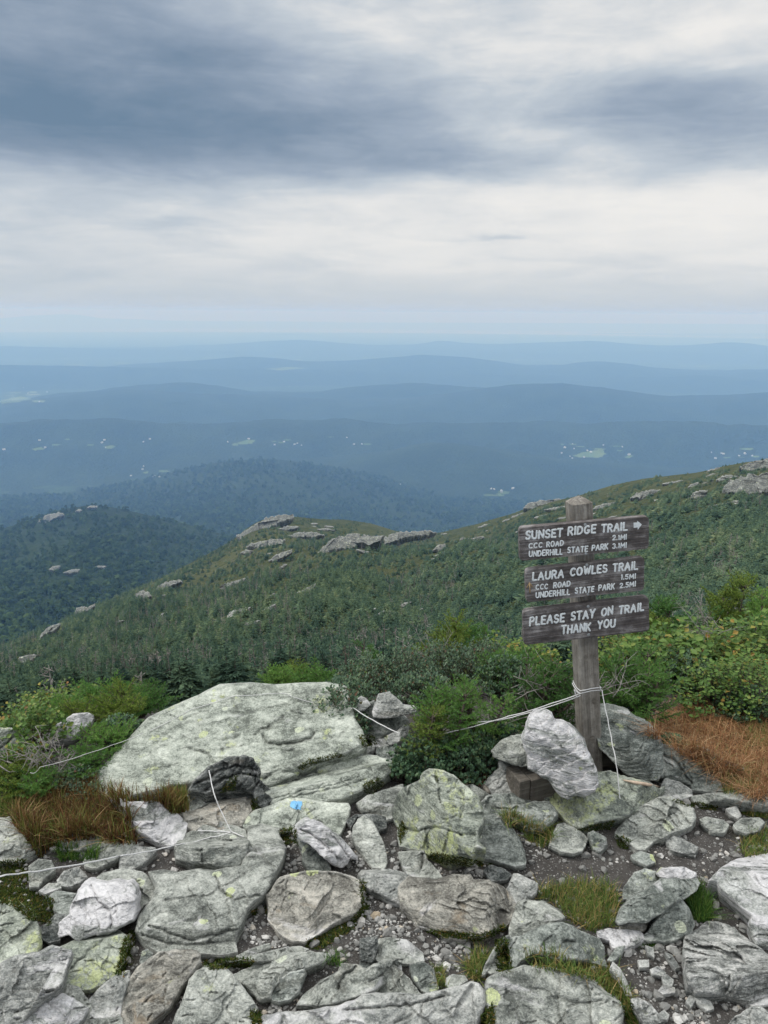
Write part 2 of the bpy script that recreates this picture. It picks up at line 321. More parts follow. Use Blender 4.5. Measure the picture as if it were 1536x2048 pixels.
def wood(name, axis, lo, mid, hi, sc=1.0):
    m, T = new_mat(name); p = T.n('ShaderNodeTexCoord').outputs['Object']
    s = [95, 95, 95]; s[axis] = 3.2
    g = T.n('ShaderNodeMapping', {'Vector': p, 'Scale': tuple(q*sc for q in s)}).outputs[0]
    s2 = [22, 22, 22]; s2[axis] = 1.3
    g2 = T.n('ShaderNodeMapping', {'Vector': p, 'Scale': tuple(q*sc for q in s2)}).outputs[0]
    n1 = T.noise(g, 1.0, 6, .65, .4); n2 = T.noise(g2, 1.0, 4, .6, 1.2); n3 = T.noise(p, 14, 6, .7); n4 = T.noise(p, 420, 2, .6)
    ringf = T.m('FRACT', T.m('MULTIPLY', n2, 13.0)); ring = T.ramp(ringf, [(0, 0), (.75, .35), (.93, 1), (1, 0)])
    a = T.m('ADD', T.m('MULTIPLY', n1, .75), T.m('MULTIPLY', T.m('SUBTRACT', n3, .5), .8)); a = T.m('ADD', a, .12); a = T.m('ADD', a, T.m('MULTIPLY', T.m('SUBTRACT', n4, .5), .2))
    c = T.ramp(a, [(.28, lo), (.5, mid), (.72, hi)]); c = T.mix(T.m('MULTIPLY', ring, .38), c, tuple(q*.5 for q in lo))
    ck = T.ramp(T.noise(T.v('ADD', g, (5, 5, 5)), .6, 3, .5, .2), [(.26, 1), (.31, 0)]); c = T.mix(T.m('MULTIPLY', ck, .8), c, (.02, .018, .015))
    h = T.m('SUBTRACT', T.m('ADD', n1, T.m('MULTIPLY', ring, -.4)), ck)
    finish(T, c, .8, h, .7, .004, .25); return m
MAT['post'] = wood('weathered_grey_post', 2, (.095, .086, .074), (.215, .198, .175), (.37, .35, .315))
MAT['board'] = wood('weathered_brown_board', 0, (.036, .031, .030), (.112, .100, .098), (.38, .362, .358))
MAT['timber'] = wood('brown_timber', 0, (.065, .058, .050), (.155, .140, .120), (.28, .258, .225))
def forest_mat(name, lo, mid, hi, sc):
    m, T = new_mat(name); p = T.n('ShaderNodeTexCoord').outputs['Object']
    n1 = T.noise(p, sc, 7, .7); n2 = T.noise(p, sc*.07, 5, .6)
    v = T.n('ShaderNodeTexVoronoi', {'Vector': p, 'Scale': sc*1.2}).outputs['Distance']
    a = T.m('ADD', T.m('MULTIPLY', n1, .6), T.m('MULTIPLY', n2, .4))
    c = T.ramp(a, [(.32, lo), (.5, mid), (.68, hi)])
    finish(T, c, .95, T.m('SUBTRACT', n1, T.m('MULTIPLY', v, .6)), 1.0, 8.0, .05); return m
MAT['hillforest'] = forest_mat('hill_forest', (.015, .026, .016), (.028, .046, .025), (.046, .070, .034), .05)
MAT['slopefloor'] = forest_mat('slope_floor', (.040, .060, .030), (.092, .108, .050), (.17, .175, .088), .12)
def valley():
    m, T = new_mat('valley_floor'); p = T.n('ShaderNodeTexCoord').outputs['Object']
    n1 = T.noise(p, .02, 6, .7); n2 = T.noise(p, .0009, 6, .62)
    vo = T.n('ShaderNodeTexVoronoi', {'Vector': p, 'Scale': .0065, 'Randomness': 1.0})
    rnd = T.n('ShaderNodeSeparateColor', {0: vo.outputs['Color']}).outputs[0]
    fld = T.m('MULTIPLY', T.ramp(rnd, [(.86, 0), (.88, 1)]), T.ramp(n2, [(.52, 0), (.56, 1)]))
    c = T.ramp(n1, [(.3, (.022, .040, .020)), (.7, (.055, .088, .036))]); c = T.mix(fld, c, T.mix(rnd, (.06, .12, .04), (.17, .20, .09)))
    finish(T, c, .95, n1, 1.0, 10.0, .05); return m
MAT['valley'] = valley()
MAT['field'] = plain('hay_field', (.07, .13, .055), (.14, .19, .085), .01, .95, .1)
def water():
    m, T = new_mat('lake_water'); finish(T, (.02, .05, .07), .12, None, spec=.5); return m
MAT['water'] = water()
MAT['housewall'] = plain('white_clapboard', (.5, .5, .49), (.65, .65, .63), .5, .8, .1)
MAT['houseroof'] = plain('pale_metal_roof', (.35, .36, .37), (.55, .56, .57), .5, .6, .1)
# forest instances: colour by instance
def tree_mat(name, stops):
    m, T = new_mat(name); r = T.n('ShaderNodeObjectInfo').outputs['Random']; g = T.n('ShaderNodeNewGeometry').outputs['Random Per Island']
    ps = T.n('ShaderNodeNewGeometry').outputs['Position']; cl = T.m('ADD', T.m('MULTIPLY', T.noise(ps, .035, 4, .6), .6), T.m('MULTIPLY', T.noise(T.v('ADD', ps, (50, 9, 3)), .008, 4, .6), .4))
    c = T.ramp(T.m('ADD', T.m('MULTIPLY', T.m('SUBTRACT', cl, .5), 1.5), T.m('ADD', T.m('MULTIPLY', r, .65), T.m('MULTIPLY', g, .35)), 0.0), stops); finish(T, c, .85, None, spec=.1); return m
MAT['conifer'] = tree_mat('slope_conifer', [(0, (.028, .056, .042)), (.35, (.054, .094, .062)), (.65, (.090, .138, .078)), (.88, (.135, .18, .092)), (1, (.19, .215, .12))])
MAT['farconifer'] = tree_mat('far_forest', [(0, (.016, .034, .018)), (.5, (.034, .064, .028)), (1, (.065, .105, .036))])
MAT['snag'] = tree_mat('grey_snag', [(0, (.12, .11, .10)), (1, (.30, .28, .26))])
MAT['bark'] = plain('grey_bark', (.05, .043, .036), (.13, .115, .10), 12)
# ------------------------------------------------------------------ rocks: traced outline, real faces, real thickness
RK = {}
def nvec(tilt, az):
    t, a = R(tilt), R(az); return np.array([math.sin(t)*math.sin(a), -math.sin(t)*math.cos(a), math.cos(t)])
FOL = np.array([-.45, -.35, .82]); FOL /= np.linalg.norm(FOL)
def rock(label, tile, pts, tilt=28, az=0, z=None, facets=(), cracks=(), mat='grey', thick=None, rgh=1.0, name='rock', dist=None, res=1.0, chamfer=3, at=None, group=None, steps=(), wob=1.0, grow=4.0, crk=1.0):
    poly = tp(tile, pts); seed = (abs(hash(tuple(map(tuple, poly.astype(int))))) % 99991); rg = np.random.default_rng(int(abs(poly.sum()*10)) % 100000)
    if grow: c_ = poly.mean(0); dv_ = poly-c_; poly = c_+dv_*(1+grow/np.maximum(np.linalg.norm(dv_, axis=1), 8))[:, None]
    n = len(poly); nxt = np.roll(poly, -1, 0)
    area = abs(np.sum(poly[:, 0]*nxt[:, 1]-nxt[:, 0]*poly[:, 1]))/2; size = math.sqrt(area)
    h = max(1.9, min(size/75, 3.4))*res; h = max(h, 1.1)
    # outline, subdivided with small natural wobble
    bp = []
    for a, b in zip(poly, nxt):
        k = max(1, int(round(np.linalg.norm(b-a)/h)))
        for i in range(k): bp.append(a+(b-a)*i/k)
    bp = np.array(bp)
    for it in range(1):
        keep = bp.copy(); bp = .5*bp+.25*(np.roll(bp, 1, 0)+np.roll(bp, -1, 0))
        if it == 0: bp = .6*bp+.4*keep
    amp = min(.014*size, 2.2)*(rgh if wob == 1 else wob)
    q3 = np.column_stack([bp/ max(size*.13, 4), np.full(len(bp), rg.uniform(0, 50))])
    bp = bp+amp*np.column_stack([fbm(q3, 3, 3), fbm(q3+31, 3, 5)])
    x0, y0 = bp.min(0); x1, y1 = bp.max(0)
    gx, gy = np.meshgrid(np.arange(x0+h*.5, x1, h), np.arange(y0+h*.5, y1, h*.87)); gx[1::2] += h*.5
    gp = np.column_stack([gx.ravel(), gy.ravel()])+rg.uniform(-.18, .18, (gx.size, 2))*h
    gp = gp[inpoly(gp[:, 0], gp[:, 1], bp)]
    nb = len(bp)
    if len(gp): gp = gp[dseg(gp, bp, np.roll(bp, -1, 0)) > .45*h]
    allp = np.concatenate([bp, gp]) if len(gp) else bp
    ov, oe, of, *_ = delaunay_2d_cdt([Vector(p) for p in allp.tolist()], [(i, (i+1) % nb) for i in range(nb)], [], 1, 1e-4)
    P = np.array([tuple(v) for v in ov]); FA = np.array([tuple(f) for f in of if len(f) == 3], int)
    d = ray(P[:, 0], P[:, 1])
    # contact
    ib = np.argmax(P[:, 1])
    cpx = P[ib] if at is None else tp(tile, [at])[0]
    rc = ray(cpx[0], cpx[1])
    if dist is not None: cz = CAMZ+rc[2]*dist/math.hypot(rc[0], rc[1])
    else: cz = 0.0 if z is None else z
    nb0 = nvec(tilt, az)
    def planes(h0):
        P0 = C0+rc*((h0-CAMZ)/rc[2]) if dist is None else C0+rc*(dist/math.hypot(rc[0], rc[1]))+np.array([0, 0, 0])
        pl = [(nb0, P0)]
        for (fa, fb, ang) in facets:
            A2, B2 = tp(tile, [fa, fb]); dA, dB = ray(*A2), ray(*B2)
            A = C0+dA*((P0-C0) @ nb0/(dA @ nb0)); B = C0+dB*((P0-C0) @ nb0/(dB @ nb0)); ax = (B-A)/np.linalg.norm(B-A)
            mid = (A2+B2)/2; tdir = (B2-A2)/np.linalg.norm(B2-A2); rp = mid+np.array([-tdir[1], tdir[0]])*20; dr = ray(*rp)
            best = None
            for sg in (1, -1):
                nn = np.array(Matrix.Rotation(sg*R(ang), 3, Vector(ax)) @ Vector(nb0)); 
                tb = (P0-C0) @ nb0/(dr @ nb0); tf = (A-C0) @ nn/(dr @ nn)
                if tf > tb or tf < 0: best = nn
            if best is not None: pl.append((best, A))
        return pl, P0
    def tval(pl, dd):
        ts = []
        for (nn, P0) in pl:
            dn = dd @ nn; ts.append(np.where(dn < -1e-3, ((P0-C0) @ nn)/np.where(dn < -1e-3, dn, -1), 1e3 if nn is not pl[0][0] else 50))
        ts = np.array(ts); t0 = ts[0]; ts = np.minimum(ts, t0+.9*max(size, 30)/F*np.median(t0)+0)
        return ts
    h0 = cz
    pl, P0 = planes(h0)
    if facets and dist is None and at is None:
        for _ in range(4):
            tb = tval(pl, rc[None])[:, 0].max(); h0 += cz-(CAMZ+rc[2]*tb); pl, P0 = planes(h0)
    mpp = (np.linalg.norm(P0-C0)/math.sqrt(F*F+0))*1.0     # metres per photo pixel
    msize = size*mpp
    cen = P.mean(0); dc = ray(*cen); tc = tval(pl, dc[None])[:, 0].max(); Pc = C0+dc*tc
    e1 = np.cross(nb0, [0, 1, 0.01]); e1 /= np.linalg.norm(e1); e2 = np.cross(nb0, e1)
    for k in range(chamfer+2 if dist is None else chamfer):
        th = rg.uniform(0, 2*math.pi); out = math.cos(th)*e1+math.sin(th)*e2; an = R(rg.uniform(12, 46))
        pl.append((math.cos(an)*nb0+math.sin(an)*out, Pc+out*msize*rg.uniform(.26, .42)))
    ts = tval(pl, d); kk = .006*max(msize, .05)
    mx = ts.max(0); t = mx+kk*np.log(np.exp((ts-mx)/kk).sum(0))
    # rounded rim
    B0 = bp; dd = dseg(P, B0, np.roll(B0, -1, 0)); Rr = max(.06*size, 2.5); e = np.clip(dd/Rr, 0, 1)
    dn = np.abs(d @ nb0)/np.linalg.norm(d, axis=1); t = t+.7*Rr*mpp*(1-np.sqrt(1-(1-e)**2))
    pw = C0+d*t[:, None]
    L = max(msize, .04)
    L = min(L, .30)
    nz = .026*L*fbm(pw/(L*.42)+rg.uniform(0, 50), 2, 1)+.010*L*fbm(pw/(L*.13), 4, 9, .6)
    # cleavage steps of the schist: terraces along a tilted foliation
    fo = FOL+rg.uniform(-.25, .25, 3); fo /= np.linalg.norm(fo); sp = L*rg.uniform(.10, .16)
    fc = (pw @ fo)/sp+.9*fbm(pw/(L*.6), 3, 31); fr_ = fc-np.floor(fc); st = np.floor(fc)
    nz = nz+.030*L*(np.clip(fr_*1.15, 0, 1)-.5)*np.clip(.6+1.4*fbm(pw/(L*.5)+7, 2, 41), 0, 1.6)
    # broken facets
    cell = pw/(L*.34); wv = cell+.35*np.column_stack([vnoise(cell*1.7, 51), vnoise(cell*1.7, 52), vnoise(cell*1.7, 53)]); rd = 1-np.abs(vnoise(wv*.9, 54)); nz = nz-.012*L*np.clip(rd-.80, 0, 1)*5
    # broken plates: tilted planes with small steps between them
    npl = int(np.clip(size/16, 4, 20)); fp = pw[rg.integers(0, len(pw), npl)]; pwq = pw+.10*L*np.column_stack([fbm(pw/(L*.25)+3*i, 2, 60+i) for i in range(3)])
    ci_ = np.argmin(((pwq[:, None]-fp[None])**2).sum(2), 1); gr = rg.normal(0, .105, (npl, 3)); hp_ = rg.normal(0, .007*L, npl); nz = nz+np.sum((pw-fp[ci_])*gr[ci_], 1)+hp_[ci_]
    t = t-rgh*nz*np.minimum(1, .25+e)
    if size > 34 and dist is None:      # short cleavage cracks
        th0 = R(-22)+rg.normal(0, .35); cs = []
        for k in range(int(size/16*(crk))):
            p0 = P[rg.integers(len(P))]; ln_ = size*rg.uniform(.06, .24); th_ = th0+rg.normal(0, .16); q_ = [p0+np.array([math.cos(th_), math.sin(th_)])*ln_*w_+rg.normal(0, .02*size, 2)*.5 for w_ in (-.5, -.15, .2, .5)]; dcr = dseg(P, np.array(q_[:-1]), np.array(q_[1:])); t = t+rg.uniform(.002, .007)*np.exp(-(dcr/(h*.62))**2)
    for c, wd, dp in cracks:
        cc = tp(tile, c); dcr = dseg(P, cc[:-1], cc[1:]); PW = P+2.2*np.column_stack([vnoise(np.column_stack([P*.09, P[:, 0]*0]), 4), vnoise(np.column_stack([P*.09, P[:, 0]*0]), 6)]); dcr = dseg(PW, cc[:-1], cc[1:]); wob = .75+.7*np.abs(vnoise(np.column_stack([P*.05, P[:, 0]*0]), 4))
        t = t+.55*dp*np.exp(-np.abs(dcr/(wd*wob*.8))**1.5)
    for pg, up in steps:
        sp = tp(tile, pg); ins = inpoly(P[:, 0], P[:, 1], sp); dst = dseg(P, sp, np.roll(sp, -1, 0)); t = t-up*np.where(ins, np.clip(dst/6, 0, 1), 0)
    pw = C0+d*t[:, None]
    if dist is None and z is None:      # the whole visible face stands on or above the ground
        lift_ = max(0., cz-np.percentile(pw[:, 2], 4)); t = t+lift_/d[:, 2]
        t = np.minimum(t, (cz+.006+.004*rg.random()-CAMZ)/d[:, 2]); pw = C0+d*t[:, None]
    # boundary loops -> sides and underside
    a, b, c = P[FA[:, 0]], P[FA[:, 1]], P[FA[:, 2]]
    cr = (b[:, 0]-a[:, 0])*(c[:, 1]-a[:, 1])-(b[:, 1]-a[:, 1])*(c[:, 0]-a[:, 0]); FA[cr > 0] = FA[cr > 0][:, ::-1]
    he = np.concatenate([FA[:, [0, 1]], FA[:, [1, 2]], FA[:, [2, 0]]]); key = he[:, 0]*100000+he[:, 1]; rev = he[:, 1]*100000+he[:, 0]
    bd = he[~np.isin(rev, key)]
    bi = np.unique(bd); mp = {v: i for i, v in enumerate(bi)}
    th = thick if thick is not None else max(.05, .42*msize)
    vh = np.array([dc[0], dc[1], 0]); vh /= np.linalg.norm(vh); dr = vh*.45+np.array([0, 0, -1.0]); 
    if z is not None and dist is None: dr = -nb0*.8+vh*.5
    dr /= np.linalg.norm(dr); cw = pw[bi].mean(0)
    nv = len(pw); V = [pw]; faces = [tuple(f) for f in FA]; prev = {v: v for v in bi}
    for k, (s, inn) in enumerate(((.35, -.01), (.75, .05), (1.0, .22))):
        V.append(pw[bi]+dr*th*s+(cw-pw[bi])*inn+-.0+.02*L*vnoise(pw[bi]/(L*.2)+k*9, 7)[:, None]*rgh)
        cur = {v: nv+k*len(bi)+mp[v] for v in bi}
        faces += [(prev[y], prev[x], cur[x], cur[y]) for x, y in bd]; prev = cur
    ci = nv+3*len(bi); V.append((cw+dr*th)[None]); faces += [(prev[y], prev[x], ci) for x, y in bd]
    base = gpt(cpx[0], cpx[1], cz) if dist is None else P0
    o = mk(name, np.concatenate(V), faces, MAT[mat], None, True, loc=base)
    tag(o, label, 'rock', group)
    RK[label] = o
    return o
# ------------------------------------------------------------------ the rocks of the summit, one object each
rock('left edge boulder of layered grey rock beside the russet grass', 'P0', [(-60,930),(0,915),(80,908),(160,915),(290,985),(300,1040),(300,1150),(240,1190),(160,1225),(0,1229),(-60,1225)], 38, -8, facets=[((300,1090),(-60,1075),35)], cracks=[([(-20,1000),(70,1050),(150,1030),(290,1000)],3,.02)], mat='grey')
rock('low mottled rock half buried in the russet grass', 'P0', [(430,1080),(480,1020),(600,970),(700,1010),(760,1050),(740,1110),(600,1140),(480,1140)], 30, 0, mat='pale')
rock('blocky white-veined rock right of the russet grass', 'P0', [(850,760),(960,760),(1010,790),(1200,785),(1290,800),(1310,830),(1430,950),(1410,1030),(1380,1085),(1290,1105),(1200,1080),(1080,1010),(970,910),(965,830),(900,790)], 45, 8, facets=[((1080,1000),(960,800),45)], mat='quartz')
rock('flat grey stone under the white rope at the lower edge of the russet grass', 'P0', [(650,1229),(730,1160),(840,1060),(900,1055),(1050,1100),(1040,1130),(940,1190),(800,1260),(730,1284),(660,1270)], 24, -10, mat='grey')
rock('small pale angular stone crossed by the white rope', 'P0', [(930,1200),(950,1150),(1010,1135),(1180,1135),(1190,1170),(1090,1260),(1000,1290),(925,1285)], 30, 5, mat='pale')
rock('tall pale ledge at the left edge behind the green shrubs', 'P0', [(-90,230),(0,225),(170,225),(200,260),(140,330),(90,430),(0,520),(-90,560)], 50, 20, mat='slab', cracks=[([(-60,400),(60,330),(150,240)],3,.03),([(0,480),(60,430),(110,350)],3,.03)])
rock('pale mottled boulder poking out of the shrubs left of the big slab', 'P0', [(290,300),(400,240),(450,190),(560,120),(650,105),(710,120),(690,170),(620,220),(560,280),(400,330),(330,330)], 45, 10, mat='quartz')
rock('big lichen-covered bedrock slab sloping up to the shrubs', 'F', [(185,1565),(195,1545),(230,1510),(262,1475),(300,1435),(345,1415),(400,1392),(440,1372),(470,1370),(500,1368),(545,1372),(600,1368),(650,1366),(690,1374),(708,1440),(722,1462),(732,1490),(722,1502),(700,1512),(650,1526),(600,1543),(560,1562),(540,1572),(500,1574),(430,1566),(385,1568),(350,1570),(300,1580),(240,1598),(215,1592)], 13, -10, mat='slab', chamfer=-2, rgh=.30, crk=2.2, thick=.5, name='bedrock_slab',
     cracks=[([(508,1469),(526,1458),(541,1449),(560,1441),(567,1434)],2.6,.030),([(526,1468),(526,1478),(536,1486),(562,1490),(601,1483),(622,1475),(627,1465)],2.4,.03),([(495,1425),(526,1418),(562,1411),(578,1410)],2,.02),([(448,1480),(466,1475),(482,1469)],2,.018),([(380,1499),(401,1503),(419,1508),(424,1520),(435,1528)],2.6,.03),([(583,1421),(596,1428),(612,1427)],2,.02),([(300,1440),(330,1452),(380,1445)],1.8,.016),([(330,1425),(360,1440),(420,1420)],2,.02),([(420,1390),(470,1400),(530,1392),(590,1395)],1.8,.016),([(440,1500),(500,1490),(540,1500),(600,1502)],1.8,.02),([(600,1545),(560,1540),(530,1556)],2,.02)],
     steps=[([(527,1470),(560,1440),(600,1436),(628,1462),(622,1474),(600,1482),(562,1489),(536,1485)],.012),([(430,1515),(480,1485),(560,1492),(640,1482),(700,1460),(727,1490),(700,1510),(600,1537),(510,1560),(515,1530)],.014)])
rock('smooth layered ledge under the big slab, right of the dark split rock', 'P1', [(540,650),(620,590),(720,545),(800,525),(930,500),(1020,470),(1150,440),(1320,425),(1420,430),(1536,470),(1560,540),(1480,600),(1380,660),(1300,700),(1180,750),(1000,778),(850,785),(640,805),(600,790),(600,730),(560,690)], 20, -6, facets=[((1560,590),(700,770),40)], mat='slab', rgh=.8, cracks=[([(700,770),(900,720),(1100,680),(1350,610)],2,.012),([(620,760),(850,700),(1050,665),(1300,590)],1.6,.01),([(960,560),(1040,610)],2,.012),([(735,670),(790,620)],2,.012)], chamfer=1)
rock('dark upended layered rock at the foot of the slab with a rope tied over it', 'P1', [(0,680),(60,600),(170,510),(290,455),(400,438),(480,455),(525,530),(510,600),(560,650),(620,700),(630,740),(605,815),(540,830),(490,840),(470,720),(380,690),(250,690),(150,745),(60,710)], 68, 12, mat='dark', rgh=1.6, cracks=[([(60,640),(200,560),(350,500),(510,540)],3,.03),([(120,690),(250,610),(400,560),(500,590)],3.5,.04),([(470,720),(520,640)],3,.03)])
rock('brownish square stone under the dark layered rock', 'A', [(740,580),(800,535),(900,510),(1000,490),(1005,560),(960,620),(880,628),(830,615),(790,640),(745,620)], 28, 0, facets=[((1005,535),(740,600),38)], mat='tan')
rock('small grey stone at the edge of the grass strip below the slab', 'A', [(720,530),(760,500),(830,510),(835,530),(800,545),(745,575),(725,560)], 30, -10, mat='grey')
rock('chunky grey rock with the two white ropes lying across its top', 'A', [(705,710),(730,665),(830,620),(880,610),(970,640),(990,680),(985,730),(960,780),(900,795),(850,775),(780,770),(710,760)], 22, -5, facets=[((990,705),(705,715),50)], mat='grey', rgh=1.2)
blaze_rock = rock('broad low rock with a blue paint blaze on its back edge', 'P1', [(420,965),(430,920),(500,850),(620,815),(760,765),(860,768),(1000,790),(1200,795),(1220,830),(1200,900),(1140,1025),(1090,1032),(1040,990),(990,935),(900,930),(840,955),(800,995),(690,1005),(600,1005),(440,980)], 14, 0, facets=[((1225,800),(1040,1000),55)], mat='slab', rgh=.6, chamfer=1)
rock('low bedrock hump right of the rope rock', 'F', [(492,1655),(520,1650),(560,1660),(557,1675),(570,1697),(566,1715),(553,1740),(540,1765),(525,1790),(510,1800),(490,1820),(485,1845),(470,1880),(475,1900),(440,1907),(400,1902),(340,1907),(320,1905),(285,1880),(272,1860),(280,1830),(305,1800),(315,1775),(300,1745),(330,1740),(360,1745),(400,1740),(430,1745),(450,1738),(480,1735),(492,1700)], 7, 0, mat='grey', rgh=.45, chamfer=2, name='bedrock', cracks=[([(430,1750),(440,1780),(470,1800),(520,1790)],3,.02),([(300,1850),(380,1880),(470,1860)],3,.02),([(330,1800),(420,1790),(500,1740)],2.5,.014),([(285,1870),(350,1890),(475,1885)],3,.02),([(500,1690),(530,1720),(550,1735)],3,.02)])
rock('grey base stone under the white quartz rock by the path', 'P1', [(820,1070),(870,1080),(940,1140),(1010,1190),(1060,1260),(1070,1290),(1040,1320),(950,1325),(910,1290),(880,1240),(865,1160)], 28, -10, mat='green')
rock('white quartz rock with long split ridges lying beside the blue blaze rock', 'P1', [(805,1010),(840,950),(900,925),(960,930),(1010,960),(1060,1000),(1100,1045),(1150,1060),(1200,1120),(1270,1190),(1280,1232),(1215,1215),(1200,1250),(1150,1282),(1100,1262),(1020,1190),(940,1110),(860,1080),(815,1050)], 36, 12, mat='quartz', rgh=1.3, thick=.16, z=.05, cracks=[([(850,990),(1000,1080),(1150,1230)],3,.02),([(1100,1050),(1160,1110),(1220,1210)],3,.02)])
rock('upright grey stone between the quartz rock and the yellow-lichened boulder', 'P1', [(1260,1000),(1290,930),(1340,895),(1400,950),(1430,1010),(1480,1100),(1510,1229),(1480,1290),(1400,1270),(1350,1210),(1310,1130),(1260,1060)], 32, -14, mat='grey')
rock('grey stone left of the yellow-lichened boulder, behind the upright stone', 'F', [(716,1606),(740,1592),(780,1578),(803,1570),(806,1585),(792,1600),(790,1630),(770,1638),(755,1634),(730,1622)], 24, 0, mat='grey')
rock('dark low stone wedged behind the upright grey stone', 'P1', [(1210,930),(1280,885),(1420,885),(1490,900),(1500,980),(1430,1000),(1380,930),(1300,900),(1250,975)], 16, 0, mat='dark')
rock('small pale stone at the top left of the cairn with the rope over it', 'P1', [(1230,60),(1290,0),(1310,-15),(1340,-5),(1375,35),(1330,75),(1270,80)], 45, 0, z=.10, mat='pale', thick=.07)
rock('upright grey stone at the left side of the cairn', 'P1', [(1190,180),(1230,120),(1280,90),(1310,140),(1310,210),(1270,232),(1190,218)], 50, -10, z=.02, mat='grey', thick=.08)
rock('small square stone below the upright stone of the cairn', 'P1', [(1195,225),(1270,220),(1280,245),(1225,268)], 30, -10, mat='pale')
rock('white flat stone at the foot of the cairn by the moss', 'P1', [(1235,275),(1290,250),(1310,290),(1305,318),(1250,292)], 30, -10, mat='pale')
rock('thin pale stone lying on the crack below the cairn', 'P1', [(1305,410),(1340,370),(1410,350),(1400,385),(1350,412)], 25, 0, mat='pale')
rock('big pale two-humped rock on top of the cairn', 'V', [(495,810),(530,710),(600,698),(640,740),(690,780),(730,785),(780,790),(775,830),(710,825),(640,838),(560,852),(500,846)], 52, 0, z=.11, mat='pale', thick=.12)
rock('greenish boulder forming the base of the cairn', 'V', [(405,890),(430,850),(460,760),(500,745),(520,830),(580,845),(690,840),(720,880),(640,930),(560,960),(490,990),(430,965),(410,930)], 38, 0, mat='green')
rock('white slanting stone at the lower right of the cairn', 'V', [(490,1010),(560,980),(640,950),(690,900),(720,890),(715,960),(640,1020),(560,1040),(500,1036)], 34, -14, mat='pale')
rock('flat greenish stone under the dark shrub beside the cairn', 'V', [(520,1060),(600,1040),(660,1045),(670,1090),(600,1125),(540,1110),(520,1090)], 20, 0, mat='green')
rock('tall yellow-lichened boulder with a white quartz vein at the foot of the shrubs', 'P2', [(105,870),(120,780),(180,680),(310,620),(345,560),(380,535),(480,545),(560,580),(620,640),(680,690),(740,750),(780,880),(770,950),(740,1010),(750,1080),(805,1130),(800,1160),(730,1150),(700,1195),(640,1170),(540,1195),(440,1170),(380,1180),(330,1140),(160,1120),(150,1050),(155,980),(120,930)], 50, -18, facets=[((590,600),(640,1120),42),((700,1010),(120,985),24)], mat='lichen', rgh=1.1, chamfer=2, cracks=[([(140,980),(300,1010),(430,970),(620,1030)],3,.03),([(520,710),(570,680),(590,610)],2,.012),([(620,700),(650,780),(620,900)],2.5,.014)])
rock('grey stone between the yellow-lichened boulder and the white splintered stone', 'P2', [(640,660),(720,660),(840,730),(800,790),(770,800),(740,750),(690,700)], 24, 0, mat='grey')
rock('bluish flat-topped stone in front of the timber frame', 'P2', [(770,800),(830,740),(900,725),(1090,720),(1170,785),(1100,830),(900,830),(790,850)], 18, 0, mat='green')
rock('pale rounded stone with a crease behind the grass tuft', 'P2', [(780,840),(850,790),(950,790),(1080,820),(1180,785),(1290,785),(1350,860),(1350,890),(1310,930),(1230,990),(1150,980),(1000,895),(860,885),(790,915)], 26, 0, facets=[((1355,870),(790,880),30)], mat='green', cracks=[([(870,830),(1000,835),(1080,825)],3,.02)])
rock('leaning grey stone with yellow lichen specks left of the grass tuft', 'P2', [(745,1030),(790,930),(870,890),(960,920),(1000,980),(1070,1080),(1100,1160),(1110,1229),(1105,1250),(1030,1268),(900,1225),(810,1200),(800,1120),(760,1090)], 34, 6, mat='green')
rock('flat pale stone right of the grass tuft below the base slab of the sign', 'P2', [(1330,1050),(1370,960),(1420,955),(1536,1020),(1584,1062),(1545,1150),(1480,1165),(1400,1150),(1310,1110)], 16, 0, mat='grey')
rock('white splintered stone leaning on the left end of the timber frame', 'P2', [(790,650),(850,590),(920,530),(910,480),(960,460),(1000,485),(1030,530),(1062,545),(1062,650),(1040,700),(940,722),(850,727)], 45, 0, facets=[((1010,500),(880,727),34)], mat='pale', cracks=[([(820,660),(930,590),(1020,510)],2,.015),([(880,700),(960,640),(1040,560)],2,.012)])
rock('dark grey plate of rock jutting left from under the white boulder', 'P2', [(870,390),(930,330),(1010,290),(1100,270),(1150,330),(1160,400),(1160,490),(1080,500),(1010,480),(960,460),(890,440)], 44, -6, z=.13, facets=[((1160,440),(870,400),40)], mat='grey', thick=.10, rgh=1.2)
rock('big white boulder with quartz crust leaning against the sign post', 'P2', [(1155,150),(1190,120),(1270,100),(1330,130),(1350,180),(1420,190),(1500,250),(1560,330),(1600,420),(1640,500),(1660,560),(1665,650),(1640,700),(1560,735),(1500,722),(1440,750),(1390,730),(1330,660),(1290,600),(1220,560),(1150,530),(1140,420),(1110,340),(1100,310),(1130,240)], 58, -6, z=.115, facets=[((1320,130),(1640,520),34),((1640,640),(1300,610),-0.1)], mat='quartz', thick=.17, rgh=.75, chamfer=2)
rock('thick lichened base slab under the white boulder at the foot of the post', 'B', [(630,480),(670,460),(760,500),(840,470),(850,415),(900,410),(960,430),(1040,445),(1090,475),(1120,458),(1128,478),(1060,540),(980,575),(880,600),(790,630),(740,605),(700,560),(640,510)], 14, 0, facets=[((1100,470),(720,540),62)], mat='lichen', rgh=1.2, thick=.1, chamfer=1)
rock('large grey-green boulder leaning against the right side of the post', 'B', [(848,150),(870,143),(905,143),(960,165),(1040,210),(1090,250),(1110,310),(1110,400),(1090,440),(1030,438),(960,405),(920,360),(870,310),(850,250)], 52, -14, z=.07, facets=[((1110,330),(900,330),28)], mat='green', thick=.2, rgh=1.0, cracks=[([(870,300),(980,330),(1090,320)],2,.01)])
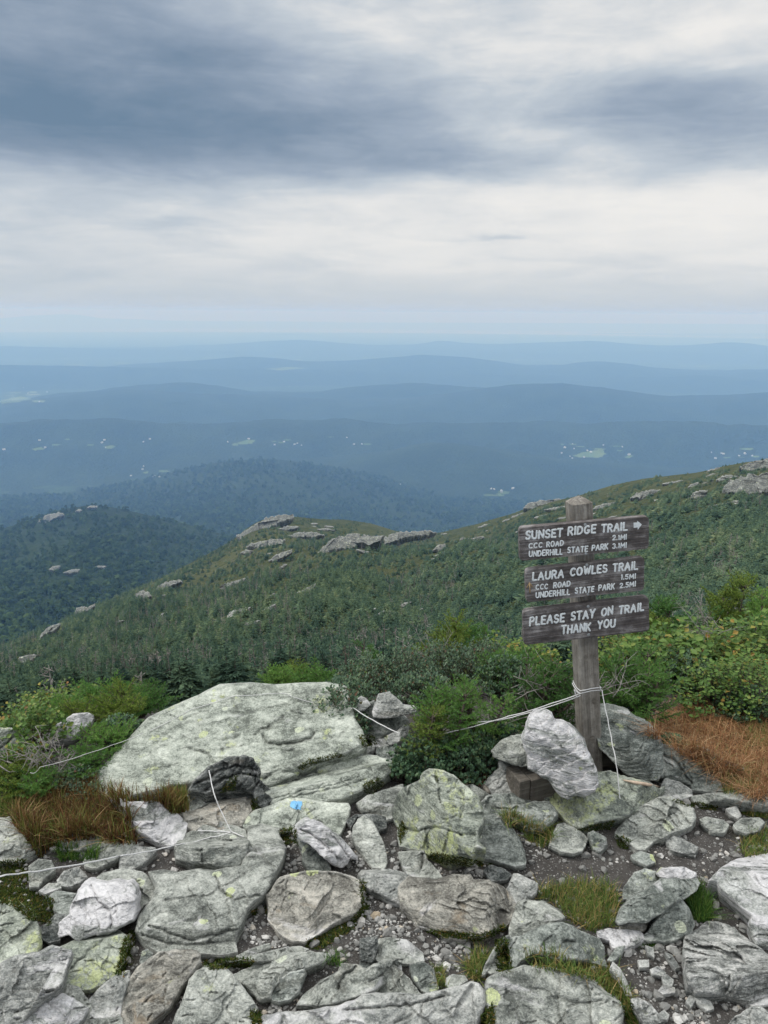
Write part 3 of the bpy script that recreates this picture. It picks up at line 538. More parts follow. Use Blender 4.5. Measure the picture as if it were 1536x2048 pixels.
rock('broad cracked greenish rock between the post boulder and the copper grass', 'P3', [(725,345),(790,350),(870,375),(930,345),(990,360),(1090,400),(1190,470),(1290,490),(1340,520),(1250,600),(1180,690),(1070,690),(960,680),(940,640),(830,610),(740,600),(690,580),(730,520)], 34, 5, mat='green', rgh=1.3, cracks=[([(730,420),(850,480),(900,580),(950,640)],4,.04),([(860,370),(880,480),(950,600)],3,.02),([(1040,550),(1090,525),(1200,525)],3,.03)])
rock('small white stone below the cracked greenish rock', 'P3', [(735,640),(760,610),(850,640),(940,690),(945,730),(870,750),(720,730),(710,700)], 34, 0, mat='pale')
rock('flat wedge of grey rock at the lower end of the hanging rope', 'P3', [(370,1010),(440,930),(560,830),(700,755),(790,750),(860,790),(960,840),(970,930),(940,970),(800,1010),(680,1070),(590,1140),(530,1135),(440,1060),(380,1030)], 18, -8, facets=[((975,905),(520,1120),50)], mat='grey', chamfer=1)
rock('long thin ledge at the right edge below the copper grass', 'P3', [(960,740),(1080,720),(1200,715),(1340,690),(1536,685),(1640,690),(1640,860),(1536,830),(1440,800),(1330,780),(1250,765),(1170,775),(1050,800),(980,780)], 26, 0, facets=[((1640,745),(960,755),40)], mat='grey')
rock('small pointed grey stone on the path right of the flat wedge', 'P3', [(1020,920),(1070,905),(1180,925),(1225,960),(1190,1010),(1100,1000),(1040,960)], 30, 0, mat='grey')
rock('small rounded grey stone near the right edge of the path', 'P3', [(1280,960),(1340,915),(1460,910),(1500,940),(1450,1000),(1370,1012),(1300,990)], 22, 0, mat='grey')
rock('little pale upright stone under the thin right ledge', 'P3', [(1225,840),(1290,825),(1320,880),(1300,900),(1250,872)], 35, 0, mat='pale')
rock('flat pale flake lying on the path below the flat wedge', 'P3', [(760,1085),(830,1040),(900,1090),(990,1130),(965,1195),(880,1170),(800,1150)], 14, 0, mat='pale')
rock('small bluish stone between the sign slab and the flat wedge', 'P3', [(160,1030),(200,1015),(280,1060),(290,1110),(240,1150),(200,1130)], 34, 0, mat='green')
rock('low greenish stone bedded in the gravel above the leaning slab', 'P3', [(495,1195),(560,1170),(640,1195),(660,1240),(600,1262),(520,1225)], 12, 0, mat='green')
rock('small white stone sitting on the bare soil below the flat grey stone', 'Q0', [(450,230),(500,170),(590,140),(640,180),(660,210),(600,250),(530,270),(460,265)], 36, 0, mat='pale')
rock('mottled grey stone sunk in the moss under the rope', 'Q0', [(230,130),(300,80),(390,90),(415,160),(345,205),(320,230),(300,270),(235,275)], 26, 0, mat='grey')
rock('flat grey sliver among the brown moss', 'Q0', [(310,310),(380,265),(450,260),(458,290),(360,328)], 20, 0, mat='grey')
rock('greenish stone left of the pale angular boulder', 'Q0', [(365,370),(440,322),(580,340),(600,390),(545,480),(500,505),(430,460)], 26, 0, mat='green')
rock('dark stone in the gap between the lichened rock and the pale boulder', 'Q0', [(385,560),(420,505),(500,500),(510,560),(460,630),(455,680),(380,700),(320,665),(310,600)], 24, -6, mat='dark')
rock('pale angular boulder propped on the mossy slab', 'Q0', [(455,640),(470,560),(540,490),(580,380),(640,270),(680,228),(730,250),(830,262),(1000,265),(1035,300),(1040,400),(1050,470),(1020,550),(900,595),(830,640),(720,645),(600,685),(540,650),(470,670)], 34, 4, facets=[((1050,430),(480,610),24)], z=.03, mat='quartz', rgh=1.0, thick=.18, cracks=[([(700,270),(760,400),(860,480),(850,600)],3,.014)])
rock('rounded grey stone tucked behind the pale angular boulder', 'Q0', [(725,240),(800,180),(940,155),(1040,170),(1100,185),(1180,260),(1190,330),(1195,365),(1120,400),(1050,445),(1000,440),(990,262),(830,266)], 26, 8, facets=[((1200,330),(1040,400),50)], mat='grey')
rock('rock with bright yellow-green lichen at the left edge', 'Q0', [(-80,390),(0,390),(130,395),(220,440),(270,510),(290,620),(315,700),(290,790),(200,815),(100,840),(0,885),(-80,900)], 22, -8, mat='lichen', rgh=1.0)
rock('smooth greenish slab with a dark stripe below the pale angular boulder', 'Q0', [(475,745),(600,690),(740,640),(830,640),(910,622),(970,670),(985,700),(950,780),(940,860),(880,970),(780,1020),(700,1055),(640,1062),(580,1045),(470,1025),(480,900),(530,800)], 14, -6, mat='lichen', rgh=.5, chamfer=1, cracks=[([(840,640),(700,770),(600,860),(540,920)],4,.012)])
rock('big tilted slab with a dark overhanging right edge at the left border', 'Q0', [(-120,960),(0,880),(130,820),(290,795),(400,745),(490,765),(545,775),(550,810),(505,900),(465,1020),(400,1090),(330,1150),(230,1260),(180,1336),(150,1480),(-120,1480)], 30, -8, facets=[((490,775),(130,1400),62)], mat='pale', rgh=.9, chamfer=1)
rock('whitish block in the bottom left corner in front of the tilted slab', 'Q0', [(160,1345),(250,1270),(340,1180),(380,1115),(480,1110),(560,1150),(670,1215),(640,1280),(580,1350),(500,1480),(140,1480)], 24, 0, facets=[((690,1200),(560,1400),55)], mat='quartz')
rock('mottled stone behind the whitish corner block', 'Q0', [(405,1088),(470,1035),(600,1060),(640,1120),(700,1200),(695,1270),(610,1320),(640,1215),(560,1150),(480,1108),(410,1110)], 34, 8, mat='grey')
rock('narrow purple-grey stone between the greenish slab and the long pointed rock', 'Q0', [(695,1150),(780,1060),(850,1000),(920,950),(990,935),(995,990),(960,1060),(925,1180),(920,1260),(850,1292),(750,1292),(700,1250)], 26, -10, mat='pale')
rock('long pointed rock with a thick underside at the lower left', 'Q0', [(920,1160),(960,1060),(1060,910),(1130,860),(1220,800),(1350,770),(1500,780),(1530,810),(1536,870),(1480,960),(1370,1070),(1310,1190),(1200,1290),(1150,1336),(1100,1400),(960,1400),(930,1270)], 26, -8, facets=[((1545,860),(920,1240),66)], mat='tan', rgh=.9, chamfer=1)
rock('small grey stone at the bottom edge between the corner block and the pointed rock', 'Q0', [(560,1350),(700,1305),(860,1290),(900,1265),(930,1300),(940,1450),(560,1450)], 18, 0, mat='grey')
rock('little standing stone at the tip of the greenish slab gap', 'Q0', [(1080,850),(1100,790),(1130,770),(1165,800),(1165,840),(1120,880)], 45, 0, mat='green')
rock('tan angular boulder with a dark undercut face in the middle of the path', 'Q1', [(610,400),(600,350),(640,310),(700,210),(860,180),(1060,170),(1180,190),(1290,240),(1320,380),(1300,450),(1230,500),(1080,560),(960,640),(890,690),(800,690),(720,650),(660,580),(610,520)], 20, -8, facets=[((1340,395),(1010,480),70),((1060,440),(880,700),66)], mat='tan', rgh=.9, chamfer=1)
rock('flat pale stone left of the big oval boulder', 'F', [(718,1749),(726,1742),(780,1741),(815,1750),(830,1757),(803,1770),(800,1785),(808,1810),(790,1803),(760,1785),(735,1775)], 12, -6, mat='pale')
rock('split ledge overhanging a rounded stone near the bottom', 'Q1', [(340,960),(420,920),(530,880),(680,840),(760,800),(900,785),(1060,800),(1070,830),(1000,880),(870,910),(760,940),(690,990),(640,1060),(630,1135),(560,1140),(480,1090),(420,1030)], 26, -6, facets=[((1080,800),(640,1000),45)], mat='grey', rgh=1.2)
rock('rounded stone tucked under the split ledge', 'Q1', [(640,1090),(670,1010),(760,950),(870,920),(885,950),(840,1040),(830,1080),(770,1130),(690,1155),(635,1140)], 36, -8, mat='green')
rock('thin dark ledge above the split ledge', 'Q1', [(190,880),(290,840),(450,810),(620,780),(720,750),(830,740),(900,765),(850,795),(740,805),(690,838),(560,852),(400,852),(300,872)], 12, 0, mat='grey')
rock('thin fin of rock edging the gravel below the bedrock hump', 'Q1', [(365,810),(480,760),(600,720),(612,750),(500,800),(400,822)], 22, 0, mat='grey')
rock('large grey boulder with wavy bands at the bottom left', 'Q1', [(-30,1120),(0,1010),(60,930),(130,900),(270,920),(320,960),(400,1060),(470,1150),(510,1210),(480,1260),(490,1336),(490,1480),(-90,1480),(-160,1390),(-110,1290)], 22, -4, mat='grey', rgh=.9)
rock('dark pointed stone standing in the gravel', 'Q1', [(1310,690),(1430,670),(1435,740),(1410,830),(1360,905),(1310,880)], 40, -8, mat='dark')
rock('worn bedrock between the split ledge and the gravel pocket', 'Q1', [(1000,1010),(1150,940),(1160,880),(1280,890),(1340,920),(1400,880),(1536,830),(1600,840),(1620,960),(1536,1000),(1380,1090),(1240,1130),(1150,1170),(1000,1190),(830,1180),(880,1110),(960,1050)], 9, 0, mat='grey', rgh=.7, name='bedrock', cracks=[([(1140,1060),(1180,960),(1280,900)],3,.02),([(1380,1010),(1500,940),(1600,900)],3,.02)])
rock('wide pale rock along the bottom centre edge', 'F', [(505,2035),(562,2023),(614,2020),(666,2012),(711,2000),(726,1989),(770,1989),(838,1989),(872,1984),(906,1973),(937,1964),(953,1968),(966,1981),(968,2007),(963,2025),(953,2046),(945,2110),(505,2110)], 16, 0, facets=[((968,1985),(930,2110),55)], mat='pale', rgh=.9, cracks=[([(690,2020),(820,2010),(900,1990)],3,.02)])
rock('rough wedge of grey rock above the wide bottom rock', 'Q2', [(0,880),(90,870),(150,930),(230,1010),(290,1090),(330,1118),(100,1118),(0,1108),(-100,1104),(-60,960)], 18, 0, mat='grey')
rock('smooth leaning stone beside the rough wedge', 'Q2', [(235,890),(330,865),(400,920),(440,1050),(390,1108),(320,1062),(260,980)], 32, 14, mat='green')
rock('dark bedrock patch under the gravel strip', 'Q2', [(0,690),(80,680),(200,700),(320,790),(330,850),(270,872),(90,852),(0,852),(-60,800)], 10, 0, mat='grey', name='bedrock')
rock('large oval boulder with pale swirls in the middle of the path', 'Q2', [(140,330),(150,260),(230,200),(350,225),(480,230),(560,200),(690,195),(710,235),(830,235),(930,280),(1010,360),(1050,450),(1010,540),(930,590),(820,640),(790,665),(640,675),(500,655),(400,615),(300,580),(230,490),(170,420)], 24, 0, facets=[((1060,470),(330,560),22)], mat='tan', rgh=.9, chamfer=2)
rock('two-part grey stone above the big oval boulder', 'Q2', [(150,25),(240,15),(340,20),(350,80),(430,150),(480,215),(380,222),(300,205),(220,182),(180,110)], 22, 0, mat='grey', cracks=[([(320,20),(325,120),(300,200)],3,.03)])
rock('dark bluish flake lying flat in the gravel', 'Q2', [(810,160),(850,120),(940,150),(1000,190),(960,222),(860,232)], 10, 0, mat='dark')
rock('purplish stone left of the big grass tuft', 'Q2', [(985,300),(1030,195),(1060,190),(1200,260),(1195,310),(1130,365),(1060,412),(1020,362)], 22, 0, mat='pale')
rock('triangular mottled stone between the oval boulder and the big grass tuft', 'Q2', [(1000,590),(1040,480),(1065,410),(1110,390),(1250,405),(1370,470),(1412,522),(1300,560),(1170,622),(1090,657),(1010,657)], 24, -6, facets=[((1420,520),(1080,650),30)], mat='grey')
rock('flat slab with a small dark hollow between two grass strips', 'Q2', [(975,680),(1110,657),(1200,612),(1310,570),(1400,565),(1480,590),(1530,628),(1674,680),(1714,750),(1709,830),(1734,892),(1640,865),(1536,850),(1350,830),(1200,790),(1100,850),(1060,895),(1010,895),(1000,780)], 15, 0, mat='green', rgh=.7, cracks=[([(1420,710),(1490,700)],5,.02)])
rock('biggest boulder at the bottom, broad and grey with white swirls', 'Q2', [(805,1100),(830,990),(900,950),(1030,920),(1110,895),(1290,910),(1440,940),(1540,960),(1640,1000),(1740,1100),(1860,1180),(1870,1230),(1850,1336),(1840,1480),(870,1480),(820,1250)], 17, 0, mat='grey', rgh=.75, chamfer=2, cracks=[([(1350,1130),(1500,1180),(1700,1160)],4,.014)])
rock('thin upright flake bordering the mossy gap', 'Q2', [(790,940),(820,860),(880,760),(960,670),(988,660),(978,690),(900,790),(850,885),(812,945)], 40, 12, mat='grey')
rock('little grey stone in the mossy gap beside the flat slab', 'Q2', [(830,930),(870,850),(930,840),(950,880),(940,920),(860,940)], 30, 0, mat='grey')
rock('small dark stone above the wide bottom rock', 'Q2', [(520,990),(560,965),(640,970),(660,1000),(600,1030),(540,1050),(515,1030)], 24, 0, mat='grey')
rock('slanting slab propped over a dark gap by the path', 'Q3', [(385,540),(420,450),(500,370),(620,310),(720,230),(860,235),(980,225),(1005,260),(970,320),(880,380),(780,430),(700,490),(610,550),(540,555),(480,550),(400,575)], 30, -6, facets=[((1010,270),(390,500),34)], z=.05, mat='green', thick=.09, rgh=1.0)
rock('rounded stone behind the slanting slab', 'Q3', [(430,365),(440,280),(520,180),(590,155),(660,170),(720,222),(630,305),(500,372)], 28, 0, mat='green')
rock('tan stone in the gap under the slanting slab', 'Q3', [(405,590),(500,560),(612,550),(580,605),(540,615),(430,628)], 26, 0, mat='tan')
rock('white loaf-shaped stone on top of the slanting slab', 'Q3', [(700,185),(730,145),(880,140),(970,175),(975,200),(900,237),(820,222),(720,210)], 34, 0, z=.06, mat='quartz', thick=.06)
rock('upright rounded stone holding up the right end of the slanting slab', 'Q3', [(580,680),(660,570),(740,470),(870,390),(930,470),(960,560),(940,630),(880,652),(800,687),(660,692)], 42, 4, mat='green')
rock('jagged whitish stone at the left foot of the slanting slab', 'Q3', [(235,630),(320,610),(450,620),(540,620),(580,680),(520,720),(430,745),(350,740),(330,690),(250,670)], 28, 0, mat='quartz', rgh=1.5)
rock('thin bluish flake below the jagged whitish stone', 'Q3', [(310,840),(370,760),(430,740),(402,800),(350,842)], 30, 0, mat='green')
rock('big banded boulder at the right edge', 'Q3', [(900,660),(1000,620),(1060,565),(1150,565),(1280,610),(1340,670),(1440,740),(1536,820),(1640,900),(1640,1180),(1536,1185),(1400,1180),(1220,1110),(1150,1115),(1000,1105),(940,1030),(910,900),(900,780)], 28, -4, facets=[((1640,1090),(1000,1060),44)], mat='band', rgh=1.1, cracks=[([(1250,960),(1230,1050),(1200,1110)],3,.02),([(930,800),(1100,850),(1300,920)],2,.008),([(920,720),(1100,760),(1400,860)],2,.008),([(940,930),(1100,960),(1240,990)],2,.008)])
rock('smooth pale bedrock rising at the right edge above the banded boulder', 'Q3', [(1090,240),(1180,150),(1300,80),(1536,40),(1640,40),(1640,740),(1536,732),(1430,722),(1400,640),(1380,560),(1400,500),(1330,430),(1250,370),(1180,310),(1155,260)], 12, -20, mat='quartz', rgh=.7, name='bedrock')
rock('pale stone in the bottom right corner', 'Q3', [(1240,1336),(1300,1280),(1400,1220),(1470,1210),(1536,1260),(1640,1300),(1640,1480),(1220,1480)], 26, 0, mat='pale')
rock('narrow streaked stone at the bottom beside the biggest boulder', 'Q3', [(490,1150),(560,1150),(640,1200),(700,1280),(730,1336),(760,1480),(660,1480),(560,1280),(500,1200)], 24, 14, mat='band')
rock('thin pale stone along the end of the lower grass strip', 'Q3', [(350,870),(400,920),(440,1000),(485,1110),(440,1102),(380,980),(330,920)], 26, 18, mat='pale')
for lab, pts in (('roundest white pebble pair, upper one, on the dark soil at lower right', [(730,980),(760,965),(800,1000),(790,1040),(745,1022)]), ('wide white pebble just below the upper white pebble on the dark soil', [(705,1080),(740,1040),(810,1060),(810,1090),(740,1097)]),
                 ('long pale flake lying below the banded boulder', [(975,1140),(1020,1130),(1080,1160),(1112,1210),(1060,1222),(1000,1172)]), ('small grey pointed stone left of the long pale flake', [(915,1160),(940,1120),(970,1150),(945,1192)]),
                 ('flat greenish stone on the soil under the small grass patch', [(545,850),(610,850),(612,890),(560,892)]), ('flat grey chip above the white pebble pair', [(640,920),(690,905),(740,940),(730,962),(660,948)]),
                 ('long thin chip on the dark soil left of the banded boulder', [(750,790),(800,820),(850,890),(820,902),(780,850)]), ('narrow white chip below the small green grass patch', [(600,740),(650,760),(656,815),(620,790)]),
                 ('narrow pale stone near the bottom right of the biggest boulder', [(700,1265),(735,1240),(765,1265),(755,1290),(715,1290)])):
    rock(lab, 'Q3', pts, 26, 0, mat='pale', chamfer=2)
# paint blaze, part of its rock
def blaze():
    poly = tp('P1', [(760,792),(778,776),(810,773),(862,775),(864,800),(852,842),(820,846),(790,836),(772,820)])
    import mathutils.bvhtree as bt
    me = blaze_rock.data; lo = np.array(blaze_rock.location); v = np.array([tuple(q.co) for q in me.vertices])+lo
    tree = bt.BVHTree.FromPolygons(v.tolist(), [tuple(p.vertices) for p in me.polygons])
    gx, gy = np.meshgrid(np.arange(poly[:, 0].min(), poly[:, 0].max(), 1.2), np.arange(poly[:, 1].min(), poly[:, 1].max(), 1.2)); idx = -np.ones(gx.shape, int); vs = []
    ins = inpoly(gx+1.6*vnoise(np.dstack([gx*.3, gy*.3, gx*0])), gy+1.6*vnoise(np.dstack([gx*.3, gy*.3, gx*0+9])), poly)
    for i in range(gx.shape[0]):
        for j in range(gx.shape[1]):
            if ins[i, j]:
                d = ray(gx[i, j], gy[i, j]); h = tree.ray_cast(Vector(C0), Vector(d))
                if h[0] is not None: idx[i, j] = len(vs); vs.append(np.array(h[0])-d*.0022)
    fs = [(idx[i, j], idx[i+1, j], idx[i+1, j+1], idx[i, j+1]) for i in range(gx.shape[0]-1) for j in range(gx.shape[1]-1) if min(idx[i, j], idx[i+1, j], idx[i+1, j+1], idx[i, j+1]) >= 0]
    mk('paint_blaze', vs, fs, MAT['bluepaint'], blaze_rock, True, loc=lo)
blaze()
# ------------------------------------------------------------------ bare ground of the summit
def ground():
    xs = np.arange(-6.5, 7.5, .035); ys = np.concatenate([np.arange(.15, 4.2, .03), np.arange(4.2, 9.6, .09)])
    X, Y = np.meshgrid(xs, ys); Z = G(X, Y)
    p = np.column_stack([X.ravel(), Y.ravel(), np.zeros(X.size)])
    Z = Z.ravel()+.010*fbm(p*3.1, 4, 2)+.003*fbm(p*22, 2, 5)-.014
    n = len(xs); a = np.arange(X.size).reshape(X.shape)
    f = np.column_stack([a[:-1, :-1].ravel(), a[:-1, 1:].ravel(), a[1:, 1:].ravel(), a[1:, :-1].ravel()])
    o = mk('ground', np.column_stack([p[:, :2], Z]), f, MAT['soil']); tag(o, kind='structure')
ground()
# ------------------------------------------------------------------ sign post
def px5(x, y): return np.array([950+x*.3417, 960+y*.3417])
base = gpt(1180, 1537, 0.0); YP = base[1]
def on_plane(px, py, Y):
    d = ray(px, py); t = Y/d[..., 1]; return C0+d*t[..., None] if np.ndim(t) else C0+d*t
top = on_plane(1157, 992, YP)
ax = (top-base); PH = np.linalg.norm(ax); ax /= PH
YW = R(7); hx = np.array([math.cos(YW), math.sin(YW), 0]); hx -= ax*(hx @ ax); hx /= np.linalg.norm(hx); hy = np.cross(ax, hx)   # post faces
sign = empty('trail_sign', base); tag(sign, 'weathered wooden trail sign with three brown boards on a leaning grey post', 'trail sign')
def post():
    hw = .0365; m = MB(); V = []; c = .005
    ring = [(-hw+c, -hw), (hw-c, -hw), (hw, -hw+c), (hw, hw-c), (hw-c, hw), (-hw+c, hw), (-hw, hw-c), (-hw, -hw+c)]
    lv = np.concatenate([np.linspace(-.1, PH-.020, 30), [PH]])
    for k, l in enumerate(lv):
        s = .12 if k == len(lv)-1 else 1.0
        for (a, b) in ring: V.append(base+ax*l+(hx*a+hy*b)*s*(1+.02*vnoise(np.array([[l*4, a*30, b*30]]), 3)[0]))
    n = 8; F_ = [(k*n+j, k*n+(j+1) % n, (k+1)*n+(j+1) % n, (k+1)*n+j) for k in range(len(lv)-1) for j in range(n)]
    F_.append(tuple((len(lv)-1)*n+j for j in range(n)))
    loc = base; V = np.array(V)-loc
    # object axes follow the post so that the grain runs along it
    M = np.column_stack([hx, hy, ax]); o = mk('post', V @ M, F_, MAT['post'], sign, False)
    o.rotation_euler = Matrix(M).to_euler()
    for (zz, sx, sy, r) in ((.30, .012, -1, .011), (.145, .0, -1, .013), (.47, -.012, -1, .010), (.475, .022, -1, .007), (.46, .030, -1, .006)):
        c0 = np.array([sx, -hw-.0004, zz*1.0]); th = np.linspace(0, 2*math.pi, 14, endpoint=False)
        m = MB()
        ringp = [c0+np.array([math.cos(t)*r*.75, -.0012, math.sin(t)*r*1.3]) for t in th]; m.add([c0+np.array([0, -.0022, 0])]+ringp, [(0, 1+i, 1+(i+1) % 14) for i in range(14)])
        k = m.build('knot', MAT['timber'], sign); k.rotation_euler = Matrix(M).to_euler()
post()
YB = YP-.0365-.031          # front plane of the boards
BRD = [[(258, 280), (1020, 213), (1018, 403), (262, 476)], [(295, 527), (993, 453), (990, 648), (300, 718)], [(281, 768), (1018, 683), (1022, 885), (285, 968)]]
LAB = ['darkest top board reading Sunset Ridge Trail with white arrow', 'middle board reading Laura Cowles Trail', 'greyest bottom board reading Please Stay On Trail']
GL = {}
def arc(cx, cy, rx, ry, a0, a1, n=10): return [(cx+rx*math.cos(R(a0+(a1-a0)*i/n)), cy+ry*math.sin(R(a0+(a1-a0)*i/n))) for i in range(n+1)]
GL = {'A': (.72, [[(0, 0), (.36, 1), (.72, 0)], [(.14, .36), (.58, .36)]]), 'C': (.66, [arc(.36, .5, .36, .5, 50, 310, 16)]), 'D': (.66, [[(0, 0), (0, 1), (.25, 1)]+arc(.25, .5, .41, .5, 90, -90, 12)+[(0, 0)]]),
      'E': (.52, [[(.52, 1), (0, 1), (0, 0), (.52, 0)], [(0, .52), (.44, .52)]]), 'G': (.70, [arc(.36, .5, .36, .5, 50, 320, 16)+[(.68, .42), (.42, .42)]]), 'H': (.64, [[(0, 0), (0, 1)], [(.64, 0), (.64, 1)], [(0, .5), (.64, .5)]]),
      'I': (.06, [[(.03, 0), (.03, 1)]]), 'K': (.62, [[(0, 0), (0, 1)], [(.6, 1), (.02, .42)], [(.2, .58), (.62, 0)]]), 'L': (.5, [[(0, 1), (0, 0), (.5, 0)]]), 'M': (.8, [[(0, 0), (.03, 1), (.4, .25), (.77, 1), (.8, 0)]]),
      'N': (.66, [[(0, 0), (0, 1), (.66, 0), (.66, 1)]]), 'O': (.74, [arc(.37, .5, .37, .5, 90, 450, 20)]), 'P': (.56, [[(0, 0), (0, 1), (.3, 1)]+arc(.3, .74, .26, .26, 90, -90, 8)+[(0, .48)]]),
      'R': (.6, [[(0, 0), (0, 1), (.3, 1)]+arc(.3, .74, .26, .26, 90, -90, 8)+[(0, .48)], [(.26, .48), (.6, 0)]]), 'S': (.56, [arc(.28, .75, .26, .25, 30, 270, 10)+arc(.28, .25, .28, .25, 90, -150, 10)[1:]]),
      'T': (.62, [[(0, 1), (.62, 1)], [(.31, 1), (.31, 0)]]), 'U': (.64, [[(0, 1), (0, .32)]+arc(.32, .32, .32, .32, 180, 360, 10)+[(.64, 1)]]), 'W': (.92, [[(0, 1), (.22, 0), (.46, .8), (.70, 0), (.92, 1)]]), 'Y': (.64, [[(0, 1), (.32, .45), (.64, 1)], [(.32, .45), (.32, 0)]]),
      '1': (.16, [[(.0, .82), (.12, 1), (.12, 0)]]), '2': (.54, [arc(.27, .72, .26, .28, 160, -30, 9)+[(0, 0), (.54, 0)]]), '3': (.54, [arc(.25, .75, .25, .25, 150, -90, 9)+arc(.25, .26, .28, .26, 90, -150, 9)[1:]]), '5': (.54, [[(.5, 1), (.06, 1), (.03, .56)]+arc(.25, .32, .28, .32, 110, -140, 10)]), '.': (.05, [[(.02, .0), (.035, .05)]])}
lr = random.Random(5)
def lettering(words, Y, name, parent, mat='paint', wd=.125):
    m = MB(); n = np.array([0, -1., 0])
    for (txt, (xa, ya), (xb, yb), hh) in words:
        adv = sum(GL[c][0] for c in txt)+.34*(len(txt)-1); A, B = px5(xa, ya), px5(xb, yb); H = hh*.3417; u = (B-A)/adv; x = 0
        for c in txt:
            w, strokes = GL[c]; jy = lr.uniform(-.025, .025); js = lr.uniform(.96, 1.05); sl = lr.uniform(-.03, .03)
            for st in strokes:
                s2 = []
                for a, b in zip(st[:-1], st[1:]):
                    k = max(1, int(math.hypot(b[0]-a[0], b[1]-a[1])/.12)); s2 += [(a[0]+(b[0]-a[0])*i/k, a[1]+(b[1]-a[1])*i/k) for i in range(k)]
                s2.append(st[-1])
                pts = np.array([A+u*(x+gx+sl*gy)+np.array([.07, -1])*H*(gy*js+jy) for gx, gy in s2]); P = on_plane(pts[:, 0], pts[:, 1], Y)
                # rounded ends
                wr = wd*H*.00185*np.array([1+lr.uniform(-.14, .14) for _ in P])
                t0 = P[0]-P[1]; t0 /= np.linalg.norm(t0); t1 = P[-1]-P[-2]; t1 /= np.linalg.norm(t1); r0 = wr[0]
                P = np.concatenate([[P[0]+t0*r0*.9, P[0]+t0*r0*.6], P, [P[-1]+t1*r0*.6, P[-1]+t1*r0*.9]]); wr = np.concatenate([[r0*.4, r0*.8], wr, [r0*.8, r0*.4]])
                m.tube(P, wr, 8, (n, .35))
            x += w+.34
    return m.build(name, MAT[mat], parent, True, loc=parent_loc)
for bi_, quad in enumerate(BRD):
    q = np.array([px5(*c) for c in quad]); rad = [.10, .10, .10, .10]
    out = []
    for i in range(4):
        p, a, b = q[i], q[i-1], q[(i+1) % 4]; cl = 9.0
        ua = (a-p)/np.linalg.norm(a-p)*cl; ub = (b-p)/np.linalg.norm(b-p)*cl
        for t in np.linspace(0, 1, 7): out.append((1-t)**2*(p+ua)+2*t*(1-t)*p+t*t*(p+ub))
    out = np.array(out); ctr = out.mean(0)
    k = len(out); cn = on_plane(*ctr, YB); parent_loc = cn
    rings = []
    for (dy, sc) in ((0.0, .985), (.0018, 1.0), (.026, 1.0), (.029, .99)):
        rings.append(on_plane(*(ctr+(out-ctr)*sc).T, YB)+np.array([0, dy, 0]))
    V = np.concatenate(rings)
    F_ = [tuple(range(k-1, -1, -1)), tuple(3*k+j for j in range(k))]+[(r*k+j, r*k+(j+1) % k, (r+1)*k+(j+1) % k, (r+1)*k+j) for r in range(3) for j in range(k)]
    e = (rings[1][10]-rings[1][0]); ang = math.atan2(*(on_plane(*q[1], YB)-on_plane(*q[0], YB))[[2, 0]])
    Mr = Matrix.Rotation(-ang, 3, 'Y'); M = np.array(Mr)
    bo = mk('sign_board', (V-cn) @ M, F_, MAT['board'], sign, False); bo.location = Vector(cn-base); bo.rotation_euler = Mr.to_euler(); bo['label'] = LAB[bi_]
    cn0 = cn
    YL = YB-.0006
    def sub(o):   # children of the board live in its rotated frame
        o.parent = bo; o.matrix_parent_inverse = Matrix.Identity(4)
        o.location = (0, 0, 0); o.rotation_euler = Mr.transposed().to_euler()
    if bi_ == 0:
        L = [lettering([('SUNSET', (298, 347), (508, 330), 44), ('RIDGE', (545, 322), (703, 308), 43), ('TRAIL', (742, 305), (888, 292), 42)], YL, 'lettering', None),
             lettering([('CCC', (316, 399), (392, 393), 27), ('ROAD', (420, 391), (516, 383), 28)], YL, 'lettering', None, wd=.125), lettering([('2.1MI', (806, 352), (885, 346), 27)], YL, 'lettering', None, wd=.125),
             lettering([('UNDERHILL', (317, 448), (510, 434), 30), ('STATE', (542, 426), (658, 417), 30), ('PARK', (685, 413), (776, 404), 31), ('3.1MI', (806, 400), (885, 394), 27)], YL, 'lettering', None, wd=.125)]
        pp = np.array([px5(*c) for c in ((928, 250), (950, 248), (949, 238), (976, 260), (953, 290), (952, 277), (929, 280))]); PW = on_plane(pp[:, 0], pp[:, 1], YL)
        L.append(mk('arrow', np.concatenate([PW+[0, -.0008, 0], PW+[0, .0006, 0]]), [tuple(range(6, -1, -1)), tuple(range(7, 14))]+[(j, (j+1) % 7, 7+(j+1) % 7, 7+j) for j in range(7)], MAT['paint'], None, False, loc=cn))
    elif bi_ == 1:
        L = [lettering([('LAURA', (338, 588), (515, 570), 43), ('COWLES', (559, 561), (770, 538), 43), ('TRAIL', (808, 534), (950, 521), 42)], YL, 'lettering', None),
             lettering([('CCC', (357, 641), (424, 636), 27), ('ROAD', (460, 631), (555, 621), 29)], YL, 'lettering', None, wd=.125), lettering([('1.5MI', (856, 582), (938, 576), 27)], YL, 'lettering', None, wd=.125),
             lettering([('UNDERHILL', (357, 689), (553, 670), 30), ('STATE', (586, 664), (694, 653), 30), ('PARK', (724, 647), (814, 638), 31), ('2.5MI', (848, 632), (938, 621), 27)], YL, 'lettering', None, wd=.125)]
        m = MB()
        for st in (((322, 660), (319, 602)), ((304, 632), (319, 600), (337, 628))):
            pp = np.array([px5(*c) for c in st]); m.tube(on_plane(pp[:, 0], pp[:, 1], YL), .0022, 8, (np.array([0, -1., 0]), .3))
        L.append(m.build('arrow', MAT['tanpaint'], None, True, loc=cn))
    else:
        L = [lettering([('PLEASE', (321, 851), (520, 829), 45), ('STAY', (563, 822), (697, 803), 45), ('ON', (741, 798), (803, 785), 44), ('TRAIL', (843, 783), (985, 763), 43)], YL, 'lettering', None),
             lettering([('THANK', (508, 900), (672, 882), 45)], YL, 'lettering', None), lettering([('YOU', (719, 869), (817, 859), 43)], YL, 'lettering', None)]
